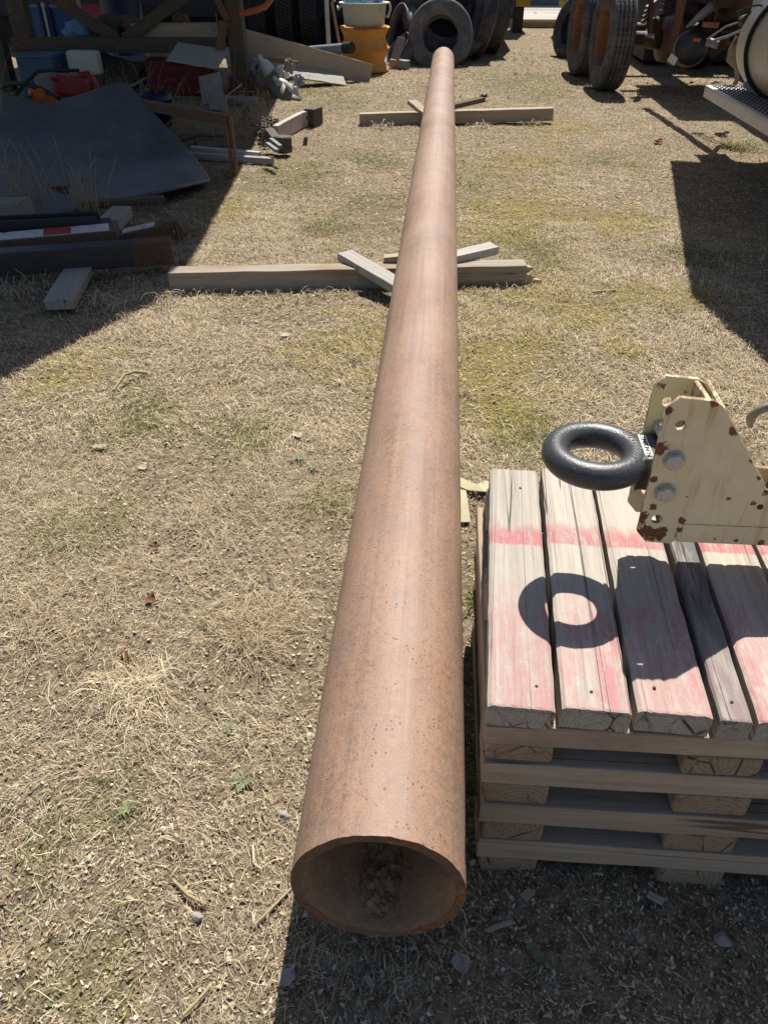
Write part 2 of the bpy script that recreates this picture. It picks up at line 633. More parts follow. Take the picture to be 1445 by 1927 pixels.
def chips(x, y, z, s, asp, tilt):
    n = len(x)
    a = rng.uniform(0, 2 * np.pi, n)
    V = np.zeros((n, 4, 3))
    tx, ty = rng.normal(0, tilt, n), rng.normal(0, tilt, n)
    for k, (u, w) in enumerate(((-1, -.6), (.8, -1), (1, .5), (-.5, 1))):
        du = (u + rng.uniform(-.45, .45, n)) * s * 0.5
        dv = (w + rng.uniform(-.45, .45, n)) * s * 0.5 * asp
        V[:, k] = np.stack([x + du * np.cos(a) - dv * np.sin(a), y + du * np.sin(a) + dv * np.cos(a), z + du * tx + dv * ty], -1)
    V[:, :, 2] += np.maximum(0, z - V[:, :, 2].min(1))[:, None] * 0.7
    return V.reshape(-1, 3), (np.arange(n)[:, None] * 4 + np.arange(4)[None, :])

def inside_view(x, y, margin=0.25):
    c, s = math.cos(YAW), math.sin(YAW)
    u, w = c * x + s * y, -s * x + c * y
    d = w * math.cos(PITCH) + CAM_H * math.sin(PITCH)
    return np.abs(u) < 0.5 * d + margin

def scatter(n, x0, x1, y0, y1, keep):
    x = rng.uniform(x0, x1, n)
    y = rng.uniform(y0, y1, n)
    k = inside_view(x, y) & ~((x > .13) & (x < 1.2) & (y > .79) & (y < 1.41))
    x, y = x[k], y[k]
    k = rng.random(len(x)) < keep(x, y)
    return x[k], y[k]

parts_v, parts_f, parts_c = [], [], []
def gather(V, F, C, per, store):
    off = sum(len(a) for a in store[0])
    store[0].append(V)
    store[1].append(F + off)
    store[2].append(np.repeat(C, per, 0))

def emit(name, store, mat, label, cat, kind="stuff"):
    me = fast_mesh(name, np.concatenate(store[0]), np.concatenate(store[1]), 4, np.concatenate(store[2]))
    o = put(name, me, mat)
    o["label"] = label
    o["category"] = cat
    o["kind"] = kind
    return o

def tone_for(x, y, C, mossf=0.8, greenf=0.5):
    """litter takes the colour of the moss or green growth it lies in"""
    n = len(x)
    ms, gs = spots(x, y, MOSS), spots(x, y, GREEN)
    a = rng.random(n) < ms * mossf
    C[a] = pick(MOS, a.sum())
    b = (rng.random(n) < gs * greenf) & ~a
    C[b] = pick(GRN, b.sum())
    return C

straw = ([], [], [])
litter = ([], [], [])
# near: individual straws and flat leaf and bark flakes
for (cnt, x0, x1, y0, y1, l0, l1, w0, w1, seg) in ((190000, -1.5, 1.5, 0.25, 2.2, .007, .048, .0007, .0016, 2), (240000, -2.2, 2.2, 2.2, 5.0, .012, .065, .0013, .0026, 2),
                                                  (260000, -3.8, 4.2, 5.0, 9.5, .015, .065, .002, .004, 1), (150000, -5, 7, 9.5, 15, .02, .07, .0035, .007, 1), (40000, -7, 12, 15, 27, .05, .14, .01, .02, 1)):
    clump = lambda x, y: np.clip((fbm(x, y, 2.3, 4) - 0.37) * 4.6, 0.07, 1) * np.clip(0.42 + (y - 0.6) * 0.6, 0.42, 1.0)
    x, y = scatter(cnt, x0, x1, y0, y1, clump)
    n = len(x)
    comb = fbm(x + 9, y + 3, 1.7, 2) * 7
    V, F = strips(x, y, gheight(x, y) + rng.uniform(0, .006, n), np.where(rng.random(n) < .45, comb + rng.normal(0, .5, n), rng.uniform(0, 6.3, n)),
                  l0 + (l1 - l0) * rng.random(n) ** 1.8, rng.uniform(w0, w1, n), rng.exponential(.009, n).clip(0, .035), rng.normal(0, .7, n), seg)
    C = tone_for(x, y, pick(STRAW, n), 0.5, 0.6 if y0 > 2 else 0.3)
    base = np.repeat(np.array([V.shape[0] // n]), 1)
    gather(V, np.concatenate([F]), C, V.shape[0] // n, straw)
for (cnt, x0, x1, y0, y1, s0, s1) in ((60000, -1.2, 1.2, 0.25, 1.1, .002, .008), (75000, -1.5, 1.5, 0.25, 2.2, .002, .011), (80000, -2.2, 2.2, 2.2, 5.0, .004, .014), (95000, -3.8, 4.2, 5.0, 9.5, .006, .017), (70000, -5, 7, 9.5, 15, .010, .024)):
    x, y = scatter(cnt, x0, x1, y0, y1, lambda x, y: np.clip(1.25 - fbm(x, y, 2.3, 4) * 0.9, 0.3, 1))
    n = len(x)
    V, F = chips(x, y, gheight(x, y) + rng.uniform(0.0005, .004, n), s0 + (s1 - s0) * rng.random(n) ** 2.2, rng.uniform(.25, .9, n), .35)
    gather(V, F, tone_for(x, y, pick(CHIP, n), 0.5, 0.3), 4, litter)
# moss cushions and short spring green
green = ([], [], [])
for S, P, cnt, l0, l1, w, rise in ((MOSS, MOS, 45000, .006, .018, .003, .007), (GREEN, GRN, 35000, .012, .05, .003, .02)):
    x, y = scatter(cnt * 3, -3, 3.5, 0.9, 12, lambda x, y: np.clip(spots(x, y, S) - 0.15, 0, 1) * np.clip(9 / (y * y + 3), .15, 1))
    n = min(len(x), cnt)
    x, y = x[:n], y[:n]
    sc = np.clip(y / 4, 1, 3)
    V, F = strips(x, y, gheight(x, y) + .001, rng.uniform(0, 6.3, n), rng.uniform(l0, l1, n) * sc, w * sc * rng.uniform(.6, 1.2, n), rise * rng.random(n) * sc ** .5, rng.normal(0, .6, n), 2)
    gather(V, F, pick(P, n), 6, green)
gmat = grass_mat("dry_grass_blades", 0.25)
emit("dry_grass", straw, gmat, "dry flattened straw-coloured grass covering the yard", "grass")
emit("leaf_litter", litter, grass_mat("litter_flakes", 0.05), "small pale flakes of leaf and bark littering the ground", "litter")
emit("moss_and_clover", green, grass_mat("moss_and_clover", 0.3), "yellow-green moss and short green shoots in patches", "moss")

def tuft(px, py, n, ln, spread, label, tone=STRAW, up=1.0, wd=.0016):
    p = G(px, py)
    st = ([], [], [])
    a = rng.uniform(0, 6.3, n)
    rr = spread * 0.35 * np.sqrt(rng.random(n))
    x, y = p.x + rr * np.cos(a), p.y + rr * np.sin(a)
    L = ln * rng.uniform(.45, 1.1, n)
    k_ = rng.integers(0, 5, n)
    x = x + (np.array([0, .3, -.35, .15, -.2]) * spread)[k_]
    y = y + (np.array([0, .2, .1, -.3, -.15]) * spread)[k_]
    a = np.array([.4, 2.1, 3.9, 5.2, 1.1])[k_] + rng.normal(0, 1.1, n)
    V, F = strips(x, y, gheight(x, y), a, L, wd * rng.uniform(.7, 1.3, n), L * up * rng.uniform(.1, 1.0, n), rng.normal(0, .6, n), 4)
    gather(V, F, pick(tone, n), 10, st)
    c = np.array([p.x, p.y, 0.0])
    me = fast_mesh("grass_tuft", np.concatenate(st[0]) - c, F, 4, np.concatenate(st[2]))
    return tag(put("grass_tuft", me, gmat, None, Matrix.Translation(p)), label, "grass tuft", "grass tufts")

# ------------------------------------------------------------------ materials of the things
def plank_paint(m, c, gr):
    """faded red: one stripe across the planks and a worn field towards the camera"""
    x, y, z = m.sep(m.tc.outputs["Object"])
    w = m.noise(m.coord((9, 60, 60)), 1.0, 7, 0.8)
    wob = m.math('MULTIPLY', m.math('SUBTRACT', m.noise(m.coord((9, 12, 12)), 1.0, 4), 0.5), 0.05)
    xs = m.math('ADD', x, m.math('MULTIPLY', wob, 0.25))
    xo = m.math('ADD', x, wob)
    stripe = m.math('MULTIPLY', m.ramp(xs, [(0.066, 0.0), (0.069, 1.0)]), m.ramp(m.math('ADD', xo, m.math('MULTIPLY', m.math('SUBTRACT', w, 0.5), 0.16)), [(0.108, 1.0), (0.135, 0.0)]))
    field = m.math('MULTIPLY', m.ramp(m.math('MULTIPLY', xo, -1.0), [(0.03, 0.0), (0.12, 1.0)]), m.ramp(m.noise(m.coord((2.2, 9, 9)), 1.0, 4, 0.6), [(0.30, 0.3), (0.6, 0.9)]))
    flk = m.noise(m.coord((45, 110, 110)), 1.0, 5, 0.7, 0.8)
    wp = m.noise(m.coord((16, 34, 34)), 1.0, 6, 0.75)
    f = m.math('MAXIMUM', stripe, m.math('MULTIPLY', field, m.ramp(wp, [(0.40, 0.25), (0.54, 1.0)])))
    f = m.math('MULTIPLY', f, m.ramp(m.math('ADD', w, m.math('MULTIPLY', gr, 0.35)), [(0.52, 0.12), (0.70, 0.9)]))
    f = m.math('MULTIPLY', f, m.ramp(flk, [(0.38, 0.2), (0.44, 1.0)]))
    f = m.math('MULTIPLY', f, m.ramp(z, [(0.012, 0.0), (0.018, 1.0)]))
    return m.mix(f, c, m.ramp(w, [(0.35, (0.37, 0.115, 0.125)), (0.7, (0.46, 0.19, 0.19))]))

def slate_paint(m, c, gr):
    w = m.noise(m.coord((7, 40, 40)), 1.0, 6, 0.75)
    z = m.sep(m.tc.outputs["Object"])[2]
    f = m.math('MULTIPLY', m.ramp(w, [(0.42, 0.05), (0.54, 0.85)]), m.ramp(z, [(0.012, 0.0), (0.018, 1.0)]))
    x = m.sep(m.tc.outputs["Object"])[0]
    return m.mix(f, c, m.mix(m.ramp(m.math('MULTIPLY', x, -1.0), [(0.05, 0.0), (0.2, 0.7)]), (0.115, 0.112, 0.118), (0.29, 0.195, 0.19)))

WOOD_PLANK = wood("weathered_plank_red_paint", (0.54, 0.485, 0.415), (0.22, 0.18, 0.145), 1.0, paint=plank_paint)
WOOD_SLATE = wood("weathered_plank_slate_paint", (0.48, 0.43, 0.37), (0.2, 0.165, 0.13), 1.0, paint=slate_paint)
WOOD_PALLET = wood("pallet_pine", (0.50, 0.41, 0.315), (0.24, 0.185, 0.14), 0.9, stain=(0.29, 0.17, 0.145))
WOOD_BLOCK = wood("pallet_block", (0.42, 0.325, 0.23), (0.18, 0.125, 0.08), 0.8, ring=45)
WOOD_OLD = wood("old_timber", (0.46, 0.40, 0.32), (0.22, 0.18, 0.135), 1.0, stain=(0.33, 0.19, 0.12))
WOOD_GREY = wood("silver_grey_board", (0.46, 0.43, 0.39), (0.24, 0.22, 0.19), 0.6)
WOOD_TAN = wood("tan_board", (0.42, 0.36, 0.28), (0.22, 0.18, 0.13), 0.5)
WOOD_DARK = wood("dark_damp_board", (0.17, 0.13, 0.095), (0.08, 0.06, 0.042), 0.5)

# pipe steel: rust with pits, wear and fine scratches; pipe axis = local Y
def pipe_steel():
    m = NT("rusty_pipe_steel", 0.6, 0.0, 0.42)
    v = m.coord((1, 1, 1), rand=False)
    n1 = m.noise(m.coord((3, 1.2, 3), rand=False), 2.2, 7, 0.65)
    n2 = m.noise(v, 75, 7, 0.72)
    n3 = m.noise(v, 300, 4, 0.7)
    n4 = m.noise(m.coord((9, 2.2, 9), rand=False), 2.0, 6, 0.7)
    c = m.ramp(n1, [(0.36, (0.215, 0.142, 0.100)), (0.5, (0.295, 0.185, 0.138)), (0.7, (0.345, 0.232, 0.182))])
    c = m.mix(m.ramp(n2, [(0.46, 0.0), (0.66, 0.6)]), c, (0.40, 0.225, 0.13))
    c = m.mix(m.ramp(n2, [(0.32, 0.5), (0.45, 0.0)]), c, (0.165, 0.082, 0.056))
    c = m.mix(m.ramp(n4, [(0.48, 0.0), (0.66, 0.55)]), c, (0.235, 0.165, 0.14))
    c = m.mix(m.ramp(n4, [(0.32, 0.5), (0.44, 0.0)]), c, (0.36, 0.195, 0.11))
    c = m.mix(m.ramp(n3, [(0.54, 0.0), (0.66, 0.5)]), c, (0.42, 0.335, 0.29))
    c = m.mix(m.ramp(n3, [(0.32, 0.4), (0.42, 0.0)]), c, (0.14, 0.075, 0.05))
    vp = m.voro(v, 105)
    pits = m.math('MULTIPLY', m.ramp(vp, [(0.14, 1.0), (0.3, 0.0)]), m.ramp(m.noise(v, 22, 3), [(0.48, 0.0), (0.62, 0.8)]))
    c = m.mix(pits, c, (0.15, 0.06, 0.03))
    # dusty rings, plus glancing sheen painted in as paler colour further along
    yy = m.sep(m.tc.outputs["Object"])[1]
    bands = m.noise(m.coord((1.6, 2.6, 1.6), rand=False), 1.0, 7, 0.72, 0.4)
    far = m.ramp(m.math('DIVIDE', yy, 11.0), [(0.05, 0.0), (0.35, 1.0)])
    bf = m.math('MULTIPLY', m.ramp(bands, [(0.42, 0.12), (0.68, 0.62)]), far)
    c = m.mix(m.math('MULTIPLY', bf, 0.8), c, (0.47, 0.365, 0.30))
    sc = m.noise(m.coord((3.2, 16, 3.2), rand=False), 2.6, 3, 0.5, 1.6)
    sl_ = m.ramp(m.math('ABSOLUTE', m.math('SUBTRACT', sc, 0.5)), [(0.0, 1.0), (0.0045, 0.6), (0.009, 0.0)])
    sf = m.math('MULTIPLY', m.math('MULTIPLY', sl_, m.ramp(m.noise(v, 6, 3), [(0.42, 0.0), (0.6, 0.75)])), m.ramp(far, [(0, 0.2), (1, 1)]))
    c = m.mix(sf, c, (0.56, 0.47, 0.41))
    st = m.noise(m.coord((45, 0.7, 45), rand=False), 1.0, 5, 0.7)
    c = m.mix(m.ramp(st, [(0.54, 0.0), (0.7, 0.4)]), c, (0.44, 0.335, 0.26))
    c = m.mix(m.ramp(st, [(0.32, 0.35), (0.45, 0.0)]), c, (0.16, 0.085, 0.055))
    c = m.mix(1.0, c, (0.86, 0.845, 0.80), 'MULTIPLY')
    m.color(c)
    m.l(m.ramp(n2, [(0.3, 0.44), (0.7, 0.68)]), m.b.inputs["Roughness"])
    m.bump(m.math('SUBTRACT', m.math('ADD', m.math('MULTIPLY', n2, 0.35), m.math('MULTIPLY', n3, 0.3)), m.math('MULTIPLY', pits, 0.7)), 0.35, 0.004)
    return m.m
STEEL_PIPE = pipe_steel()
RUST = metal("brown_rust", (0.135, 0.078, 0.052), (0.19, 0.09, 0.042), 0.55, 0.85, scale=11)
RUST_DARK = metal("dark_rust", (0.085, 0.045, 0.03), (0.15, 0.065, 0.03), 0.5, 0.85)
PIPE_INNER = plain("pipe_inside_scale", (0.42, 0.27, 0.165), 0.95, 0.1, 0.4, 14, 0.5)
SOIL = plain("caked_soil", (0.33, 0.235, 0.14), 0.98, 0.05, 0.65, 55, 1.0)

def chipped_cream():
    m = NT("cream_paint_chipped", 0.42, 0, 0.4)
    v = m.coord(world=True)
    n1 = m.noise(v, 55, 8, 0.75)
    n2 = m.noise(v, 190, 5, 0.7)
    chips_ = [(1243, 845, .016, 2.2), (1236, 800, .007, 1), (1229, 900, .011, 1), (1207, 975, .02, 1), (1212, 1000, .025, 1), (1238, 1004, .022, 1), (1228, 955, .009, 1), (1381, 812, .014, 1), (1412, 868, .007, 1), (1428, 900, .009, 1),
              (1371, 939, .008, 1), (1417, 948, .008, 1), (1292, 936, .0045, 1), (1258, 772, .010, 1), (1346, 758, .010, 1), (1283, 980, .009, 1), (1278, 996, .007, 1), (1345, 1012, .006, 1), (1385, 1016, .007, 1), (1430, 1019, .010, 1), (1243, 725, .014, 1), (1340, 735, .010, 1), (1290, 738, .008, 1), (1196, 940, .012, 1), (1440, 930, .008, 1)]
    f = None
    for px, py, r, s in chips_:
        p = D(px, py, YN_ - .005 if py > 745 or px > 1200 and py > 760 else YF_)
        dn = m.n("ShaderNodeVectorMath", operation='DISTANCE')
        m.l(v, dn.inputs[0])
        dn.inputs[1].default_value = p
        q = m.math('DIVIDE', dn.outputs["Value"], r * 0.7)
        f = q if f is None else m.math('SMOOTH_MIN', f, q)
        if f is not q:
            f.node.inputs[2].default_value = 0.3
    wob = m.math('MULTIPLY', m.math('SUBTRACT', m.math('ADD', m.math('MULTIPLY', n1, 0.7), m.math('MULTIPLY', n2, 0.3)), 0.5), 5.5)
    fd = m.math('ADD', f, wob)
    ny = m.math('ABSOLUTE', m.sep(m.n("ShaderNodeNewGeometry").outputs["Normal"])[1])
    side = m.math('MULTIPLY', m.ramp(ny, [(0.55, 1.0), (0.8, 0.0)]), m.ramp(n1, [(0.44, 0.0), (0.5, 0.75)]))
    mask = m.math('MAXIMUM', m.ramp(fd, [(0.80, 1.0), (0.95, 0.0)]), side)
    halo = m.math('MULTIPLY', m.ramp(fd, [(0.7, 0.8), (2.1, 0.0)]), m.ramp(n2, [(0.35, 0.4), (0.6, 1.0)]))
    big = m.noise(v, 9, 5, 0.6)
    strk = m.noise(m.coord((60, 60, 5), True), 1.0, 4, 0.6)
    c = m.ramp(n1, [(0.3, (0.67, 0.58, 0.355)), (0.7, (0.75, 0.66, 0.43))])
    c = m.mix(m.ramp(big, [(0.45, 0.0), (0.75, 0.28)]), c, (0.42, 0.36, 0.25))
    c = m.mix(m.math('MULTIPLY', m.ramp(strk, [(0.53, 0.0), (0.68, 0.7)]), m.ramp(big, [(0.45, 0.2), (0.6, 1.0)])), c, (0.46, 0.29, 0.11))
    c = m.mix(halo, c, (0.40, 0.19, 0.06))
    c = m.mix(mask, c, m.ramp(n2, [(0.3, (0.085, 0.04, 0.026)), (0.55, (0.19, 0.082, 0.042)), (0.72, (0.32, 0.145, 0.06))]))
    m.color(c)
    m.l(m.ramp(mask, [(0, 0.42), (1, 0.9)]), m.b.inputs["Roughness"])
    m.bump(m.math('SUBTRACT', m.math('MULTIPLY', n2, 0.3), m.math('MULTIPLY', mask, 0.6)), 0.35, 0.0015)
    return m.m
YN_, YF_ = 1.07, 1.184
CREAM = chipped_cream()
CREAM_TANK = metal("cream_tank_paint", (0.56, 0.50, 0.38), (0.25, 0.12, 0.05), 0.02, 0.4, 0.5, var=0.06)
BLACK_PAINT = metal("black_cast_paint", (0.045, 0.047, 0.05), (0.12, 0.115, 0.11), 0.3, 0.38, 0.5, scale=30, var=0.25, bumps=0.35)
WHITE_LABEL = plain("white_label", (0.72, 0.72, 0.68), 0.6, 0.3, 0.06)
INK = plain("black_ink", (0.02, 0.02, 0.02), 0.7)
GREY_INK = plain("cast_letter_grey", (0.17, 0.17, 0.175), 0.5, 0.4)
ZINC = metal("zinc_bolt", (0.46, 0.45, 0.41), (0.36, 0.2, 0.08), 0.32, 0.45, 0.5, metal_=0.35, scale=40)
RUBBER = plain("worn_tyre_rubber", (0.06, 0.062, 0.068), 0.8, 0.35, 0.3, 6, 0.2, dust=0.3)
RUBBER_DARK = plain("dark_tyre_rubber", (0.024, 0.025, 0.028), 0.8, 0.3, 0.3, 8, 0.3)
MAT_BLACK = plain("black_rubber_mat", (0.115, 0.12, 0.135), 0.5, 0.5, 0.35, 2.2, 0.08, dust=0.12)
BLACK_STEEL = metal("black_painted_steel", (0.022, 0.023, 0.027), (0.10, 0.05, 0.03), 0.28, 0.45, 0.5)
CHASSIS = metal("greasy_chassis_steel", (0.05, 0.036, 0.028), (0.13, 0.05, 0.025), 0.5, 0.65)
DARK_STEEL = metal("grimy_frame_steel", (0.075, 0.065, 0.05), (0.15, 0.08, 0.04), 0.45, 0.75)
ALU = plain("dull_aluminium", (0.55, 0.55, 0.54), 0.42, 0.5, 0.12, 10, 0.1, metal_=0.4)
ORANGE = metal("orange_wheel_paint", (0.56, 0.255, 0.05), (0.25, 0.11, 0.045), 0.36, 0.55, 0.35, edge=0.02, scale=7)
TUB_WHITE = plain("grubby_white_plastic", (0.50, 0.49, 0.43), 0.55, 0.4, 0.12, 4, 0.05)
BLUE_CLOTH = plain("pale_blue_cloth", (0.16, 0.30, 0.44), 0.9, 0.1, 0.25, 12, 0.4)
BLUE_PAINT = plain("blue_paint", (0.025, 0.10, 0.24), 0.5, 0.4, 0.2)
BLUE_DARK = plain("dark_blue_plastic", (0.012, 0.02, 0.055), 0.5, 0.4, 0.2)
RED_PLASTIC = plain("red_plastic", (0.25, 0.016, 0.018), 0.5, 0.4, 0.2, dust=0.15)
RED_DARK = metal("faded_red_paint", (0.12, 0.012, 0.015), (0.10, 0.04, 0.03), 0.2, 0.6)
RED_BRIGHT = plain("sunlit_red_paint", (0.42, 0.05, 0.07), 0.5, 0.4, 0.25)
ORANGE_PL = plain("orange_plastic", (0.55, 0.13, 0.02), 0.5)
YELLOW = metal("yellow_machine_paint", (0.50, 0.36, 0.03), (0.16, 0.08, 0.03), 0.35, 0.6)
GREY_PVC = plain("grey_plastic_pipe", (0.22, 0.24, 0.27), 0.35, 0.5, 0.1)
GREY_STEEL = metal("grey_wheel_steel", (0.18, 0.19, 0.20), (0.12, 0.06, 0.03), 0.25, 0.5)
HOSE = plain("black_hose", (0.02, 0.02, 0.022), 0.5, 0.4)
PLASTIC_CLEAR = plain("cloudy_white_plastic", (0.48, 0.47, 0.44), 0.4, 0.5, 0.15)
OLIVE_STRAP = plain("pale_webbing", (0.40, 0.36, 0.24), 0.9, 0.1, 0.15, 30, 0.2)
STONE = plain("grey_pebble", (0.30, 0.27, 0.245), 0.9, 0.2, 0.25, 20, 0.3)
LEAF_BROWN = plain("brown_leaf", (0.15, 0.065, 0.03), 0.8, 0.2, 0.4, 40, 0.3)
LEAF_PALE = plain("bleached_leaf", (0.45, 0.38, 0.28), 0.85, 0.15, 0.25, 40, 0.3)
LEAF_GREEN = plain("weed_leaf", (0.15, 0.175, 0.085), 0.7, 0.3, 0.3, 40, 0.2)
STRAW_MAT = plain("dry_stalk", (0.34, 0.265, 0.15), 0.85, 0.15, 0.3, 30, 0.2)
TRAILER_DARK = metal("dark_trailer_body", (0.03, 0.03, 0.036), (0.06, 0.03, 0.02), 0.3, 0.6)  # near-black base stands in for shade on the backlit far bodies
WHITE_RED = metal("white_paint_on_steel", (0.55, 0.54, 0.52), (0.26, 0.09, 0.06), 0.35, 0.5)
BEIGE_FAR = plain("beige_siding", (0.50, 0.47, 0.40), 0.7, 0.2, 0.08)

# ------------------------------------------------------------------ the pipe
R_OUT, WALL, PX, PZ, Y0, Y1 = 0.1355, 0.0165, -0.0525, 0.230, 0.603, 11.08
pipe = thing("steel_pipe", "long rusty brown steel pipe lying on timber skids through the yard", "pipe", (PX, Y0, PZ - R_OUT))
N = 96
def ring_pts(r, y, tilt):
    w_ = lambda a: (0.0016 * mnoise.noise(Vector((math.cos(a) * 6, math.sin(a) * 6, 2))) + 0.0012 * mnoise.noise(Vector((math.cos(a) * 17, math.sin(a) * 17, r * 40)))) if tilt else 0.0
    q_ = lambda a: (0.0011 * mnoise.noise(Vector((math.cos(a) * 9, math.sin(a) * 9, 7 + r * 30)))) if tilt else 0.0
    return [(PX + (r + q_(a)) * math.cos(a), y + tilt * r * math.sin(a) + w_(a), PZ + (r + q_(a)) * math.sin(a)) for a in (2 * math.pi * k / N for k in range(N))]
ys = [Y0, Y0 + 0.006] + list(np.linspace(Y0 + 0.25, Y1, 40))
outer = MB()
vs, fs = [], []
for j, y in enumerate(ys):
    t = 0.06 if j < 2 else 0
    w = 0
    vs += ring_pts(R_OUT + w, y, t)
for j in range(len(ys) - 1):
    fs += [(j * N + k, j * N + (k + 1) % N, (j + 1) * N + (k + 1) % N, (j + 1) * N + k) for k in range(N)]
outer.add(vs, fs, True)
M0 = Matrix.Translation(Vector((PX, Y0, PZ)))
def from_mb(name, mb, mat, parent, M):
    Mi = M.inverted()
    me = bpy.data.meshes.new(name)
    me.from_pydata([tuple(Mi @ Vector(p)) for p in mb.v], [], mb.f)
    me.polygons.foreach_set("use_smooth", mb.s)
    bm = bmesh.new(); bm.from_mesh(me); bmesh.ops.recalc_face_normals(bm, faces=bm.faces); bm.to_mesh(me); bm.free()
    return put(name, me, mat, parent, M)
from_mb("outer_wall", outer, STEEL_PIPE, pipe, M0)
inn = MB()
vs, fs = [], []
for j, y in enumerate(ys):
    vs += ring_pts(R_OUT - WALL, y, 0.06 if j < 2 else 0)
for j in range(len(ys) - 1):
    fs += [(j * N + k, j * N + (k + 1) % N, (j + 1) * N + (k + 1) % N, (j + 1) * N + k) for k in range(N)]
inn.add(vs, fs, True)
from_mb("inner_wall", inn, PIPE_INNER, pipe, M0)
for y, t, nm in ((Y0, 0.06, "cut_end"), (Y1, 0, "cut_end")):
    e = MB()
    a, b = ring_pts(R_OUT, y, t), ring_pts(R_OUT - WALL, y, t)
    e.add(a + b, [(k, (k + 1) % N, N + (k + 1) % N, N + k) for k in range(N)])
    from_mb(nm, e, RUST, pipe, M0)
# soil that has washed into the near end
dm = MB()
nu, nv = 60, 90
vs = []
for j in range(nv):
    y = Y0 + 0.012 + 1.4 * (j / (nv - 1)) ** 1.8
    lvl = -0.122 + 0.034 * min(1, (y - Y0) / 0.45) ** .8 + 0.003 * math.sin(y * 23)
    for i in range(nu):
        u = (i / (nu - 1) - 0.5) * 2
        half = math.sqrt(max(0.0, 0.1182 ** 2 - lvl ** 2))
        x = u * half * 1.3
        z = lvl - 0.012 * u * u + (0.006 + 0.008 * mnoise.noise(Vector((x * 26, y * 20, 1))) + 0.006 * mnoise.noise(Vector((x * 75, y * 60, 4))) + 0.004 * mnoise.noise(Vector((x * 190, y * 150, 2))))
        vs.append((PX + x, y, PZ + z))
dm.add(vs, [(j * nu + i, j * nu + i + 1, (j + 1) * nu + i + 1, (j + 1) * nu + i) for j in range(nv - 1) for i in range(nu - 1)], False)
from_mb("soil_inside", dm, SOIL, pipe, M0)

# ------------------------------------------------------------------ skids and wedges under the pipe
def sunk(p, z):
    return Vector((p.x, p.y, z))
# the nearer skid: 4x4 with a splintered right end
a, b = Vector((-1.335, 3.70, 0.041)), Vector((0.44, 3.935, 0.041))
near_skid = thing("timber_skid", "long square timber under the pipe with a splintered right end", "timber", a)
board("beam", a, b, 0.10, 0.108, WOOD_OLD, near_skid, 0.004, 0.002)
dirv = (b - a).normalized()
sid = Vector((-dirv.y, dirv.x, 0))
for k in range(11):
    q = RNG.uniform(-0.045, 0.045)
    hgt = 0.012 + 0.05 * (1 - abs(q) / 0.06) * RNG.random()
    zc = RNG.choice((-0.03, -0.012, 0.01, 0.026, 0.032))
    L = RNG.uniform(0.015, 0.055) + (0.03 if zc < 0 else 0.0)
    p0 = b - dirv * 0.03 + sid * q + Vector((0, 0, zc))
    p1 = b + dirv * L + sid * (q + RNG.uniform(-.01, .01)) + Vector((0, 0, zc + RNG.uniform(-.008, .006)))
    w = RNG.uniform(.02, .045)
    mbp = MB()
    M = frame_of(p0, p1)
    l2 = (p1 - p0).length / 2
    h2 = RNG.uniform(.010, .022)
    mbp.add([M @ Vector(c) for c in ((-l2, -w / 2, -h2), (-l2, w / 2, -h2), (-l2, w / 2, h2), (-l2, -w / 2, h2), (l2, -w * .15, -h2 * .4), (l2 * .8, w * .2, -h2 * .2), (l2 * .7, w * .2, h2 * .4), (l2 * .95, -w * .1, h2 * .3))],
            [(3, 2, 1, 0), (4, 5, 6, 7), (0, 1, 5, 4), (1, 2, 6, 5), (2, 3, 7, 6), (3, 0, 4, 7)])
    mbp.build("splinter", WOOD_OLD, near_skid)
a2, b2 = Vector((-0.812, 8.105, 0.04)), Vector((1.025, 8.29, 0.082))
far_skid = tag(board("timber_skid", a2, b2, 0.098, 0.11, WOOD_TAN, None, 0.004, 0.002), "clean square timber under the far half of the pipe", "timber")

WEDGE = "wedges of lumber beside the pipe"
tag(board("lumber_wedge", D(648, 480, 3.93), D(772, 552, 3.56), 0.092, 0.042, WOOD_GREY, None, 0.004, 0.001), "silver-grey short board slanting down left of the pipe on the splintered timber", "board", WEDGE)
tag(board("lumber_wedge", D(930, 467, 4.06), D(800, 497, 3.86), 0.088, 0.042, WOOD_GREY, None, 0.004, 0.001), "grey short board jammed right of the pipe on the splintered timber", "board", WEDGE)
tag(board("lumber_wedge", (-0.33, 8.42, 0.150), (-0.13, 7.97, 0.085), 0.09, 0.04, WOOD_TAN, None, 0.004, 0.001), "pale board end standing left of the pipe at the far timber", "board", WEDGE)
tag(board("lumber_wedge", (0.36, 8.52, 0.165), (-0.05, 8.16, 0.13), 0.09, 0.042, WOOD_DARK, None, 0.004, 0.001), "dark short board jammed right of the pipe at the far timber", "board", WEDGE)
tag(board("wood_offcut", (-0.28, 3.90, 0.107), (-0.12, 3.92, 0.118), 0.06, 0.03, WOOD_TAN, None, 0.003, 0.001), "small yellowish offcut behind the grey wedge board", "offcut")

